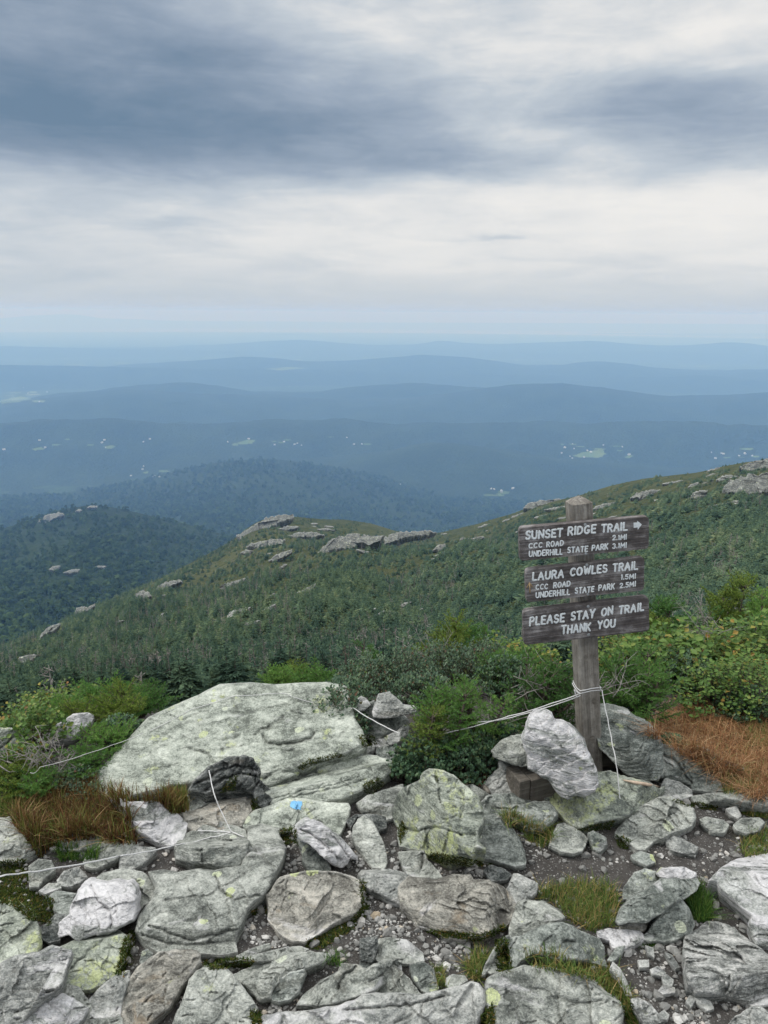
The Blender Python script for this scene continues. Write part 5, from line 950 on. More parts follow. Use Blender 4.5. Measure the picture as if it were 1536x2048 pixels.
# firs around the sign
for i, (px, py, ds, h, rd, lab, mt, nb) in enumerate((
    (905, 1390, 2.56, .26, .17, 'bright-tipped fir shrub in front, where the white rope ends', 'fir', 60), (850, 1425, 2.52, .18, .12, 'small bright fir shrub at the right edge of the cairn', 'firyellow', 34), (965, 1375, 2.66, .28, .17, 'fir shrub between the front fir and the dead twigs', 'fir', 54),
    (1060, 1325, 2.85, .34, .20, 'dark fir shrub just left of the post', 'fir', 70), (1110, 1340, 2.85, .3, .15, 'dark fir shrub directly behind the left side of the post', 'fir', 60), (1020, 1335, 3.3, .26, .18, 'fir shrub behind the dead grey twigs', 'fir', 56),
    (1240, 1315, 3.05, .27, .20, 'bushy green fir shrub at the right side of the post', 'fir', 74), (1300, 1345, 2.95, .24, .18, 'fir shrub hanging over the copper grass', 'fir', 64), (1200, 1345, 3.0, .24, .16, 'fir shrub close behind the leaning boulder right of the post', 'fir', 60),
    (915, 1245, 4.3, .34, .26, 'tall yellow-green fir on the skyline of shrubs left of the sign', 'firyellow', 70), (965, 1262, 4.5, .3, .24, 'green fir just right of the tall yellow-green fir', 'fir', 60), (860, 1300, 4.2, .16, .16, 'low yellow-green fir left of the tall one', 'firyellow', 40),
    (1335, 1195, 5.0, .36, .24, 'pointed fir behind the right end of the bottom board', 'fir', 60), (1290, 1235, 4.6, .3, .22, 'small fir below the right end of the bottom board', 'firyellow', 54), (1480, 1170, 5.2, .5, .36, 'broad yellow-green fir at the right edge behind the alders', 'firyellow', 90), (1540, 1190, 5.0, .5, .3, 'fir cut off by the right edge of the view', 'fir', 70),
    (560, 1345, 4.1, .14, .18, 'low green fir mat behind the top of the slab', 'fir', 44), (635, 1348, 4.0, .13, .2, 'low fir mat behind the slab beside the dark shrubs', 'fir', 46), (600, 1340, 4.3, .14, .16, 'yellow-green fir mat over the top of the slab', 'firyellow', 36))):
    fir_bush(lab, px, py, ds, h, rd, mt, 400+i, nb)
# yellowing birch and alder leaves
for i, (px, py, ds, h, rd, lab, mt, lf, ns) in enumerate((
    (1010, 1285, 3.9, .3, .22, 'yellowing leafy birch shrub left of the sign boards', 'birch', .022, 90), (1060, 1300, 3.7, .26, .18, 'yellow-leaved shrub under the left end of the bottom board', 'birch', .022, 80), (1220, 1262, 3.7, .28, .2, 'orange and green leafed shrub right of the post below the boards', 'birch', .024, 90),
    (1310, 1252, 3.9, .3, .24, 'leafy green alder shrub behind the right fir', 'alder', .032, 100), (1390, 1245, 4.0, .32, .26, 'large-leaved alder shrub in the middle of the right thicket', 'alder', .034, 110), (1370, 1285, 3.6, .26, .2, 'alder with long green leaves above the dark bush', 'alder', .034, 90),
    (1460, 1270, 3.8, .3, .24, 'alder with orange leaf tips near the right edge', 'birch', .028, 110), (1530, 1255, 4.0, .34, .26, 'leafy shrub at the right edge of the thicket', 'alder', .028, 110), (1500, 1320, 3.4, .26, .22, 'shrub of narrow green leaves over the copper grass at the right edge', 'alder', .018, 170),
    (1430, 1330, 3.35, .22, .18, 'shrub of small green leaves behind the copper grass', 'alder', .018, 150), (1270, 1290, 3.5, .22, .18, 'green alder leaves just right of the post', 'alder', .028, 90), (755, 1330, 4.0, .12, .12, 'small yellow shrub behind the dark shrub mound', 'birch', .018, 60))):
    leaf_shrub(lab, px, py, ds, h, rd, mt, lf, ns, 500+i, upright=.35, per=9, ratio=.40)
for i, (px, py, ds, h, rd, lab) in enumerate(((1375, 1318, 3.5, .2, .16, 'dark blue-green bush above the copper grass'), (1415, 1345, 3.42, .16, .13, 'dark bush at the back edge of the copper grass'), (1345, 1475, 2.85, .06, .06, 'little blue-green bush in the copper grass beside the leaning boulder'), (1490, 1372, 3.35, .14, .14, 'dark low bush at the right end of the copper grass'))):
    leaf_shrub(lab, px, py, ds, h, rd, 'bluegreen', .012, 150, 540+i, upright=.9, per=14, ratio=.45)
# left thicket
for i, (px, py, ds, h, rd, lab, mt, nb) in enumerate((
    (235, 1435, 3.3, .14, .22, 'flat green fir mat along the left edge of the slab', 'fir', 60), (280, 1418, 3.5, .13, .2, 'fir mat at the upper left edge of the slab', 'fir', 50), (195, 1455, 3.1, .13, .2, 'fir mat beside the pale mottled boulder', 'firyellow', 56), (215, 1490, 2.85, .13, .13, 'round green fir cushion by the lower left edge of the slab', 'fir', 46), (175, 1525, 2.7, .10, .12, 'small fir cushion above the russet grass', 'fir', 40),
    (20, 1550, 2.7, .12, .14, 'bright green fir cushion at the left edge above the russet grass', 'firyellow', 50), (60, 1560, 2.65, .1, .12, 'green fir cushion left of the russet grass', 'fir', 40), (240, 1400, 3.8, .16, .2, 'yellow-green fir behind the pale mottled boulder', 'firyellow', 44), (130, 1450, 3.2, .14, .18, 'fir cushion below the pale mottled boulder', 'fir', 44))):
    fir_bush(lab, px, py, ds, h, rd, mt, 440+i, nb)
for i, (px, py, ds, h, rd, lab, mt, lf, ns) in enumerate((
    (75, 1395, 3.7, .22, .2, 'yellowing leafy shrub at the far left under the dead fir', 'birch', .018, 110), (125, 1385, 3.8, .24, .2, 'yellow-green leafy shrub right of the dead fir', 'birch', .018, 110), (180, 1382, 3.9, .22, .18, 'orange-tinted leafy shrub above the pale mottled boulder', 'birch', .018, 100), (60, 1465, 3.0, .22, .15, 'dark green leafy shrub beside the tall left ledge', 'alder', .020, 110), (35, 1515, 2.8, .14, .13, 'leafy shrub in front of the tall left ledge', 'alder', .018, 100), (150, 1420, 3.5, .16, .18, 'leafy shrub behind the pale mottled boulder', 'alder', .016, 110), (240, 1480, 2.95, .10, .10, 'dark leafy shrub in the notch of the slab edge', 'bluegreen', .014, 110), (150, 1545, 2.65, .08, .12, 'brown-stemmed heath at the back of the russet grass', 'bilberry', .012, 130))):
    leaf_shrub(lab, px, py, ds, h, rd, mt, lf, ns, 560+i, upright=.5, per=9, ratio=.42)
dead_branch('bleached grey twigs of a dead shrub above the russet grass', 105, 1530, 2.7, .14, 1, 12, up=.9)
dead_branch('bleached twig fan spreading left of the dead grey shrub', 45, 1545, 2.72, .14, 2, 9, up=.5, az=-70)
dead_branch('tangle of dead grey branches left of the sign post', 1040, 1390, 2.78, .22, 3, 9, up=.2, az=80, rad=.0022)
dead_branch('dead grey branches hanging behind the white boulder', 1000, 1450, 2.72, .16, 4, 7, up=.2, rad=.002)
dead_branch('grey dead twigs sticking out right of the post', 1205, 1400, 2.75, .15, 5, 6, up=.6, az=60, rad=.002)
dead_branch('pale dead twigs in the thicket below the bottom board', 1425, 1255, 3.75, .16, 6, 10, up=.5, rad=.002)
dead_branch('bare grey branch arching over the dark shrub mound', 800, 1320, 3.7, .14, 7, 5, up=.4, az=60, rad=.0035)
dead_branch('bare grey sticks standing behind the dark shrub mound', 870, 1310, 3.8, .12, 9, 6, up=.9, rad=.002)
snag('bare dead fir standing at the far left above the yellow shrubs', 97, 1330, 4.6, .62, 11, 30)
snag('thin dead fir with a broken top left of the slab', 281, 1345, 4.6, .5, 12, 18)
snag('reddish dead fir behind the dark shrub mound', 690, 1290, 4.8, .42, 13, 26, 'twig')
fir_bush('half-dead fir leaning beside the reddish dead fir', 722, 1278, 4.9, .34, .16, 'fir', 470, 22)
# ---- ropes
def drape(pts, sag=0, n=24):
    P = np.array(pts, float); out = []
    for a, b in zip(P[:-1], P[1:]):
        t = np.linspace(0, 1, n)[:, None]; q = a+(b-a)*t; q[:, 2] -= (4*sag*t*(1-t))[:, 0]; out.append(q)
    return np.concatenate(out)
def P3(px, py, dd=None, off=.006):
    if dd is not None: d = ray(px, py); return C0+d*(dd/math.hypot(d[0], d[1]))
    h = hit(px, py, ROCKY); d = ray(px, py); d = d/np.linalg.norm(d); return np.array(h[0])-d*off
def rope(label, paths, r=.0019, group=None):
    m = MB()
    for q in paths: m.tube(np.array(q), r, 6)
    return tag(m.build('rope', MAT['rope'], None, True, loc=np.array(paths[0][0])), label, 'rope', group)
hp = lambda t, a, b: base+ax*t+hx*a+hy*b
tt = float((on_plane(1170, 1384, YP-.037)-base) @ ax); e_ = .0405
ring = [hp(tt-.004*math.sin(k*.9), e_*math.copysign(min(1, abs(math.cos(k*math.pi/8))*1.35), math.cos(k*math.pi/8)), e_*math.copysign(min(1, abs(math.sin(k*math.pi/8))*1.35), math.sin(k*math.pi/8))) for k in range(17)]
ring2 = [np.array(q)+ax*.009+hx*.001 for q in ring]
kL = hp(tt, -e_, -e_*1.05); kR = hp(tt+.002, e_, -e_*1.05); dpost = math.hypot(kL[0], kL[1])
endL = P3(838, 1478, 2.53); foot = gpt(1247, 1640, .012)
def wob(path, s): return np.array(path)+.0022*np.column_stack([vnoise(np.array(path)*30, s), vnoise(np.array(path)*30, s+1), vnoise(np.array(path)*30, s+2)])
rope('white cord knotted round the post, hanging on its right and running left to a fir', [wob(ring, 1), wob(ring2, 4), wob(drape([kL, endL], .012), 7), wob(drape([kL-ax*.006, P3(940, 1446, 2.56)], .02), 9), wob(drape([kR, kR*.5+foot*.5+np.array([.004, -.03, .0]), foot], .008), 11), wob(drape([kL, kL+ax*.02-hx*.02, kL-ax*.012-hx*.012], 0, 6), 13)])
dd0 = P3(418, 1540); e1 = P3(463, 1664); 
rope('white cord dropping from the dark split rock to the chunky grey rock', [wob(drape([dd0, P3(430, 1595, math.hypot(*(dd0*.45+e1*.55)[:2])), e1], .004), 21), wob(drape([e1, P3(488, 1674)], 0, 8), 22), wob(drape([e1, P3(440, 1662), P3(395, 1662)], 0, 8), 23)])
l0 = e1; xs_ = [(400, 1680), (352, 1688)]
rope('long white rope stretched across the lower left foreground', [wob(drape([e1, P3(420, 1674), P3(372, 1686), P3(240, 1712, 1.98), P3(0, 1753, 1.80), P3(-90, 1770, 1.74)], .003), 25)])
s0, s1 = P3(286, 1466, 3.0), P3(78, 1535, 2.72)
rope('thin white cord strung over the green shrubs at the left', [wob(drape([P3(60, 1545, 2.6), P3(78, 1535, 2.58), P3(286, 1466, 2.7)], .01), 27)], .0009)
rope('thin cord lying across the top of the big slab', [wob(drape([P3(x, y) for x, y in ((300, 1462), (380, 1420), (470, 1392), (560, 1386), (575, 1388), (600, 1400), (628, 1406))], 0, 8), 29)], .0011)
rope('white cord slung across the front of the cairn', [wob(drape([P3(697, 1412, 2.78), P3(706, 1416, 2.74), P3(800, 1468, 2.58)], .006), 31)], .002)
# ---- loose wood
def stick(label, pts, r, mat='palewood', name='stick'):
    m = MB(); P = np.array(pts); m.tube(P, np.array(r), 6); return tag(m.build(name, MAT[mat], None, True, loc=P[0]), label, 'stick')
stick('splintered pale piece of wood lying on the base slab', [P3(1246, 1560, off=.008), P3(1270, 1565, off=.012), P3(1295, 1569, off=.012), P3(1320, 1574, off=.010)], [.002, .0055, .006, .003])
stick('pale bare root curling out of the brown litter', [P3(932, 1572, 2.42), P3(936, 1556, 2.45), P3(940, 1544, 2.47), P3(948, 1535, 2.49)], [.004, .005, .004, .002])
stick('broken brown stub of wood beside the white splintered stone', [P3(966, 1572, off=.01), P3(974, 1580, off=.012), P3(978, 1587, off=.01)], [.009, .01, .008], 'timber')
# ------------------------------------------------------------------ the mountainside and the far land
def sm(xs, ys, w=20):
    xs = np.array(xs, float); ys = np.array(ys, float)
    def f(x):
        x = np.asarray(x, float); r = 0
        for k in (-1.5, -1, -.5, 0, .5, 1, 1.5): r = r+np.interp(x+k*w, xs, ys)
        return r/7
    return f
ZMIN = -1000.3
class Patch:
    """a hillside seen from the summit: ranges and heights between a lower and an upper edge"""
    def __init__(s, u0, u1, yb, rb, yt, rt, p=1.0, bump=0, seed=0, bs=(180, .25)):
        s.u0, s.u1, s.yb, s.rb, s.yt, s.rt, s.p, s.bump, s.seed, s.bs = u0, u1, yb, rb, yt, rt, p, bump, seed, bs
    def y(s, u, v):
        w = v**s.p; b = s.bump*fbm(np.stack([np.asarray(u)/s.bs[0], np.asarray(v)/s.bs[1]+0*np.asarray(u), np.full(np.shape(u), s.seed*3.1)], -1), 4, s.seed)*np.clip(6*v*(1-v)+.12*v, 0, 1)
        return s.yb(u)+(s.yt(u)-s.yb(u))*w+b
    def r(s, u, v): return s.rb(u)*(s.rt(u)/s.rb(u))**v
    def pt(s, u, v):
        u = np.asarray(u, float); v = np.asarray(v, float); d = ray(u, s.y(u, v)); return C0+d*(s.r(u, v)/np.hypot(d[..., 0], d[..., 1]))[..., None]
    def mesh(s, name, mat, nu=300, nv=140, back=(1.5, .35), dz=0, rough=0, rs=8):
        us = np.linspace(s.u0, s.u1, nu); vs = np.linspace(0, 1, nv); U, V = np.meshgrid(us, vs); P = s.pt(U, V)
        if rough: P[..., 2] += rough*fbm(P/rs, 3, 5)
        top = P[-1]; B = []
        for k in range(1, 9):
            q = top.copy(); f = 1+(back[0]-1)*k/8; q[:, :2] *= f; drop = (np.hypot(q[:, 0], q[:, 1])-np.hypot(top[:, 0], top[:, 1])); ss_ = (CAMZ-top[:, 2])/np.hypot(top[:, 0], top[:, 1]); q[:, 2] -= drop*(ss_*1.12+.04+back[1]*.5*k/8)+dz; B.append(q)
        P = np.concatenate([P, np.array(B)]); P[..., 2] = np.maximum(P[..., 2], ZMIN)
        n = len(us); a = np.arange(P.shape[0]*n).reshape(P.shape[0], n)
        f = np.column_stack([a[:-1, :-1].ravel(), a[:-1, 1:].ravel(), a[1:, 1:].ravel(), a[1:, :-1].ravel()])
        return tag(mk(name, P.reshape(-1, 3), f, mat), kind='structure')
const = lambda c: (lambda u: np.zeros(np.shape(u))+c)
# near slope down to the rocky ridge
RT = sm([-500, -300, 0, 100, 200, 300, 380, 440, 475, 500, 530, 570, 600, 680, 740, 800, 840, 880, 960, 1035, 1068, 1138, 1218, 1298, 1368, 1418, 1478, 1536, 1800, 2200], [1480, 1420, 1300, 1258, 1212, 1168, 1126, 1094, 1072, 1052, 1040, 1034, 1034, 1036, 1044, 1062, 1066, 1062, 1045, 1024, 1008, 996, 976, 957, 949, 942, 929, 919, 880, 840], 9)
RR = sm([-500, -300, 0, 200, 380, 475, 600, 760, 840, 1040, 1200, 1400, 1536, 1800, 2200], [150, 180, 320, 450, 560, 640, 720, 760, 700, 600, 520, 440, 400, 350, 300], 40)
near = Patch(-420, 2000, lambda u: YN(u)+6, const(7.0), RT, RR, 1.18, 30, 3, (230, .16))
near.mesh('mountainside', MAT['slopefloor'], 520, 260, (1.5, .5), 0, .10, 3)
# knob on the left and the forested valley in front of it
kt = sm([-700, -300, 0, 60, 120, 190, 260, 330, 420, 520, 640, 800, 1000], [1120, 1090, 1062, 1040, 1018, 1008, 1020, 1038, 1060, 1088, 1110, 1130, 1150], 16)
knob = Patch(-420, 760, const(1330), const(560), kt, const(1900), .95, 16, 8, (160, .3))
knob.mesh('knob_hill', MAT['hillforest'], 200, 110, (1.5, .42))
# round wooded hill
dt = sm([-700, -300, 0, 100, 200, 270, 340, 400, 460, 520, 570, 620, 680, 740, 800, 850, 900, 960, 1060, 1250, 1500], [1040, 1020, 996, 988, 975, 962, 946, 930, 921, 918, 920, 928, 938, 950, 964, 976, 986, 991, 996, 1010, 1030], 14)
dome = Patch(-420, 1300, const(1100), const(2200), dt, const(4200), 1.0, 8, 12, (140, .3))
dome.mesh('wooded_hill', MAT['hillforest'], 240, 90, (1.35, .2))
def ridge(name, xs, ys, H, width, seed, amp=.06, nu=260, nv=40, wsm=14):
    f = sm(xs, ys, wsm); yc = min(ys); dq = ray(768, yc); r0 = (1001.6-H)/(-dq[2]/math.hypot(dq[0], dq[1])) if H < 3000 else H; us = np.linspace(xs[0], xs[-1], nu); d = ray(us, f(us)); hz = np.hypot(d[:, 0], d[:, 1]); ux = d[:, :2]/hz[:, None]; zc = CAMZ+d[:, 2]/hz*r0
    ss = np.linspace(-1, 1, nv); P = np.zeros((nv, nu, 3))
    for i, s_ in enumerate(ss):
        r = r0+s_*width; pr = (.5+.5*math.cos(math.pi*s_))**.85; P[i, :, :2] = ux*r; P[i, :, 2] = -1004+(np.maximum(zc, -1000)+1004)*pr
    hgt = np.maximum(zc.max()+1000, 40); nz = fbm(P/np.array([width*.35, width*.35, 1e9])+seed, 5, seed)
    P[..., 2] += amp*hgt*nz*np.abs(np.sin(math.pi*ss))[:, None]*1.6+amp*.25*hgt*fbm(P/(width*.09)+seed, 4, seed+1)
    P[..., 2] = np.maximum(P[..., 2], ZMIN)
    a = np.arange(nv*nu).reshape(nv, nu); fc = np.column_stack([a[:-1, :-1].ravel(), a[:-1, 1:].ravel(), a[1:, 1:].ravel(), a[1:, :-1].ravel()])
    return tag(mk(name, P.reshape(-1, 3), fc, MAT['hillforest']), kind='structure')
X0, X1 = -500, 2050
ridge('low_wooded_hill', [X0, 400, 560, 700, 800, 860, 920, 1000, 1060, 1200, 1400, X1], [1000, 980, 950, 925, 900, 887, 890, 905, 915, 935, 950, 960], 210, 1000, 3)
ridge('long_wooded_ridge', [X0, 0, 60, 130, 200, 270, 400, 480, 560, 640, 700, 750, 820, 880, 940, 1000, 1060, 1120, 1200, 1280, 1340, 1440, 1536, 1700, X1], [830, 812, 805, 796, 788, 783, 790, 793, 796, 800, 803, 804, 798, 792, 785, 774, 768, 768, 778, 790, 798, 799, 790, 775, 790], 300, 2000, 5, .05, 420, 60)
ridge('far_ridge', [X0, 0, 60, 120, 250, 330, 370, 420, 520, 640, 700, 760, 820, 900, 1000, 1100, 1300, 1536, X1], [840, 830, 805, 790, 776, 768, 764, 772, 790, 785, 778, 772, 766, 772, 780, 790, 800, 800, 800], 250, 1300, 7)
ridge('blue_ridge', [X0, 0, 200, 350, 480, 560, 620, 680, 740, 790, 850, 930, 1000, 1060, 1130, 1200, 1260, 1320, 1420, 1536, 1700, X1], [760, 748, 738, 726, 714, 718, 724, 722, 718, 714, 710, 714, 724, 734, 730, 723, 728, 738, 746, 740, 730, 740], 300, 2000, 9, .05, 360)
ridge('far_blue_ridge', [X0, 200, 420, 520, 600, 680, 760, 820, 860, 885, 910, 1000, 1090, 1190, 1280, 1330, 1390, 1440, 1490, 1536, 1700, X1], [705, 698, 692, 684, 679, 686, 691, 690, 685, 679, 685, 689, 686, 682, 690, 692, 690, 685, 685, 694, 690, 696], 300, 2500, 11, .05)
ridge('valley_ridge', [X0, 0, 120, 260, 380, 520, 680, 820, 980, 1140, 1300, 1460, X1], [860, 850, 838, 842, 850, 846, 842, 852, 846, 850, 842, 850, 856], 230, 900, 31, .06, 360)
ridge('valley_ridge', [X0, 0, 200, 400, 560, 700, 900, 1100, 1250, 1400, 1536, X1], [738, 730, 733, 740, 736, 742, 748, 752, 757, 752, 760, 764], 220, 1200, 33, .05, 320)
ridge('valley_ridge', [X0, 0, 150, 320, 480, 700, 900, 1100, 1300, 1536, X1], [700, 692, 696, 700, 702, 701, 700, 706, 703, 708, 712], 200, 1500, 35, .05, 320)
ridge('lakeside_hill', [X0, 300, 520, 570, 620, 660, 700, 900, 1100, 1300, 1500, X1], [676, 673, 670, 667, 668, 672, 676, 677, 674, 676, 678, 680], 120, 1500, 13, .04)
ridge('far_mountain', [X0, -200, 0, 50, 90, 130, 165, 200, 260, 330, 420, 560, 700, 900, 1100, 1300, 1536, X1], [640, 634, 637, 632, 630, 628, 630, 637, 638, 641, 643, 643, 645, 646, 646, 647, 648, 650], 57000, 4000, 17, .05, 300, 30, 8)
ridge('lake_island', [430, 520, 560, 600, 640, 700, 860], [668, 664.5, 663.6, 663.4, 664.2, 665.5, 669], 41000, 500, 19, .03, 120, 16)
ridge('lake_island', [900, 1040, 1180, 1300, 1420, 1536, X1], [668, 667, 666.2, 666.6, 667, 667, 668], 43000, 600, 21, .03, 120, 16)
def flat(name, z, r0, r1, mat, a0=-40, a1=40, n=60, m=60):
    aa = np.radians(np.linspace(a0, a1, n)); rr = np.geomspace(r0, r1, m); A, Q = np.meshgrid(aa, rr); P = np.dstack([np.sin(A)*Q, np.cos(A)*Q, np.full(A.shape, z)])
    a = np.arange(n*m).reshape(m, n); f = np.column_stack([a[:-1, :-1].ravel(), a[:-1, 1:].ravel(), a[1:, 1:].ravel(), a[1:, :-1].ravel()])
    return tag(mk(name, P.reshape(-1, 3), f, mat), kind='structure')
flat('valley_floor', -1000, 300, 90000, MAT['valley'], -62, 62, 140, 120)
flat('lake', -994, 39500, 49000, MAT['water'])
# ------------------------------------------------------------------ rock outcrops on the ridge and slope
def near_dist(px, py):
    vs = np.linspace(0, 1, 300); u = np.full(300, float(px)); ys = near.y(u, vs); ok = np.where(ys <= py)[0]
    return float(near.r(u, vs)[ok[0]]) if len(ok) else float(near.r(u, vs)[-1])
OUTC = []
def outcrop(label, tile, pts, tilt=34, az=-10, dist=None, mat='outcrop'):
    q = tp(tile, pts); c = q[np.argmax(q[:, 1])]; dd = dist if dist else near_dist(*c)*.985
    if not dist: OUTC.append(q)
    rock(label, tile, pts, tilt, az, dist=dd, mat=mat, name='rock_outcrop', chamfer=2, rgh=2.2, res=.55, thick=None, wob=4.5, grow=0)
for lab, tile, pts in (
    ('grey cliff at the left end of the rocky ridge', 'M', [(945,345),(985,318),(1040,290),(1065,272),(1110,262),(1160,258),(1180,265),(1130,290),(1080,310),(1040,330),(1000,352),(960,360)]),
    ('large blocky outcrop in the middle of the rocky ridge', 'M', [(1270,410),(1310,372),(1350,345),(1420,338),(1500,345),(1536,340),(1530,365),(1480,385),(1440,378),(1400,395),(1340,398),(1290,415)]),
    ('pale ledge behind the blocky ridge outcrop', 'N', [(0,350),(40,332),(100,325),(180,322),(210,330),(150,340),(80,352),(30,372),(0,380)]),
    ('flat pale ledge right of the ridge cliff', 'M', [(1145,345),(1200,328),(1270,330),(1300,340),(1250,350),(1190,352),(1150,352)]),
    ('thin ledge above the flat pale ridge ledge', 'M', [(1110,315),(1150,303),(1195,305),(1190,315),(1140,322)]),
    ('broad outcrop below the ridge cliff', 'M', [(985,385),(1020,368),(1080,358),(1140,356),(1135,375),(1080,388),(1030,392)]),
    ('small rough outcrop under the broad ridge outcrop', 'M', [(960,412),(985,398),(1015,402),(1000,418)]),
    ('outcrop halfway down the slope below the ridge ledge', 'M', [(1075,440),(1110,415),(1165,398),(1170,408),(1130,430),(1100,445)]),
    ('dark outcrop crossing the middle of the slope', 'M', [(870,552),(900,535),(950,520),(985,510),(975,528),(930,545),(890,556)]),
    ('low outcrop low on the slope above the big slab', 'M', [(1140,600),(1180,575),(1240,545),(1262,532),(1250,560),(1225,585),(1180,592)]),
    ('wide purple-grey outcrop above the slab', 'M', [(905,670),(925,645),(970,635),(1000,628),(1000,660),(960,672)]),
    ('rough outcrop right of the purple-grey one', 'M', [(1030,660),(1060,635),(1105,612),(1105,645),(1070,668),(1040,668)]),
    ('long thin pale outcrop left of the low slope outcrop', 'M', [(810,700),(840,680),(895,672),(880,688),(840,706)]),
    ('narrow outcrop above the slab under the rough one', 'M', [(965,712),(985,690),(1040,680),(1030,698),(990,716)]),
    ('left slope outcrop, grey block below the spur edge', 'M', [(540,600),(545,572),(570,562),(600,570),(605,585),(570,608)]),
    ('dark split outcrop right of the grey spur block', 'M', [(620,570),(630,545),(665,528),(720,518),(730,524),(690,542),(660,562)]),
    ('tiny white outcrop beside the dark split outcrop', 'M', [(632,600),(650,578),(662,578),(655,594)]),
    ('white jagged outcrop on the lower left spur', 'M', [(300,660),(305,632),(330,626),(350,630),(380,614),(380,625),(350,645),(320,662)]),
    ('rounded outcrop farther down the left spur', 'M', [(150,775),(165,735),(185,712),(240,690),(242,702),(210,724),(175,740)]),
    ('smooth grey outcrop low at the left edge', 'M', [(62,858),(75,832),(100,820),(148,818),(140,835),(100,855),(75,864)]),
    ('rounded boulder outcrop high on the right slope', 'N', [(1225,190),(1235,172),(1265,160),(1295,162),(1285,182),(1250,198)]),
    ('big cracked outcrop at the upper right edge', 'N', [(1350,150),(1390,120),(1450,102),(1536,92),(1600,95),(1600,165),(1536,172),(1470,178),(1400,180),(1370,172)]),
    ('pale ledge at the top of the right ridge edge', 'N', [(1330,118),(1355,102),(1385,98),(1420,105),(1390,115),(1345,126)]),
    ('row of rocks along the skyline at the right edge', 'N', [(1420,70),(1460,52),(1536,34),(1600,28),(1600,62),(1536,72),(1470,82)]),
    ('skyline ledge left of the right-edge rocks', 'N', [(1280,92),(1310,76),(1370,64),(1420,58),(1410,74),(1340,90)]),
    ('pale slab below the skyline behind the sign post', 'N', [(985,190),(1010,172),(1060,160),(1100,158),(1120,166),(1080,182),(1030,196)]),
    ('small slab high on the right slope near the cracked outcrop', 'N', [(1215,150),(1225,138),(1255,128),(1262,134),(1235,152)]),
    ('rounded ledge on the skyline left of the sign post', 'N', [(555,235),(580,212),(620,202),(700,196),(740,200),(720,215),(640,222),(590,236)]),
    ('flat rocks under the skyline left of the post top', 'N', [(640,240),(680,228),(740,225),(720,236),(670,245)]),
    ('pale rocks right of the post top', 'N', [(830,235),(870,215),(930,208),(945,218),(900,228),(850,240)]),
    ('grey patch of rock on the slope left of the top board', 'N', [(195,400),(215,380),(245,376),(250,388),(220,408)]),
    ('small rock on the ridge slope below the pale ledge', 'N', [(300,360),(312,350),(330,352),(322,366)])):
    outcrop(lab, tile, pts)
for lab, pts in (('grey outcrops on the shoulder of the left knob', [(150,290),(180,262),(240,248),(258,256),(230,272),(190,288)]), ('small pale outcrop on top of the left knob', [(345,232),(360,222),(390,222),(388,232)]), ('small rock patch left of the knob top outcrop', [(300,245),(315,236),(328,240),(318,250)]),
                 ('pale outcrop in the wooded hollow below the knob', [(250,490),(280,478),(318,476),(312,488),(275,496)]), ('rough outcrop left of the hollow outcrop', [(195,478),(212,464),(242,462),(236,476),(212,486)]), ('flat outcrop right of the hollow outcrop', [(370,472),(392,462),(425,464),(415,474)])):
    q = tp('M', pts); c = q[np.argmax(q[:, 1])]; vs = np.linspace(0, 1, 300); u = np.full(300, c[0]); ok = np.where(knob.y(u, vs) <= c[1])[0]
    outcrop(lab, 'M', pts, dist=float(knob.r(u, vs)[ok[0] if len(ok) else -1])*.975)
def ledges():
    rg = np.random.default_rng(31); k = 0; tries = 0
    while k < 46 and tries < 900:
        tries += 1
        if k < 34: u = rg.uniform(480, 1530); f = rg.uniform(.0, .22)
        else: u = rg.uniform(60, 1100); f = rg.uniform(.15, .7)
        yt, yb = float(near.yt(u)), float(near.yb(u)); y = yt+6+(yb-yt)*f*.8
        if any(inpoly(np.array([u]), np.array([y]), q.mean(0)+(q-q.mean(0))*1.5)[0] for q in OUTC): continue
        L = rg.uniform(6, 20)*(1 if u < 1250 else 1.25); t = L*rg.uniform(.13, .26); sl = math.atan((float(near.yt(u+40))-float(near.yt(u-40)))/80) if k < 34 else R(rg.uniform(-38, -20)); n = 11
        pts = [(u+math.cos(a)*L*rg.uniform(.75, 1.2)*math.cos(sl)-math.sin(a)*t*rg.uniform(.5, 1.3)*math.sin(sl), y+math.cos(a)*L*math.sin(sl)+math.sin(a)*t*rg.uniform(.5, 1.3)) for a in np.linspace(0, 2*math.pi, n, endpoint=False)]
        q = np.array(pts); c = q[np.argmax(q[:, 1])]; OUTC.append(q)
        rock('thin grey ledge of bedrock showing through the scrub of the ridge', 'F', pts, 30, -10, dist=near_dist(*c)*.99, mat='outcrop', name='rock_ledge', chamfer=1, rgh=1.6, res=.5, wob=3, grow=0, group='thin ledges in the ridge scrub'); k += 1
ledges()
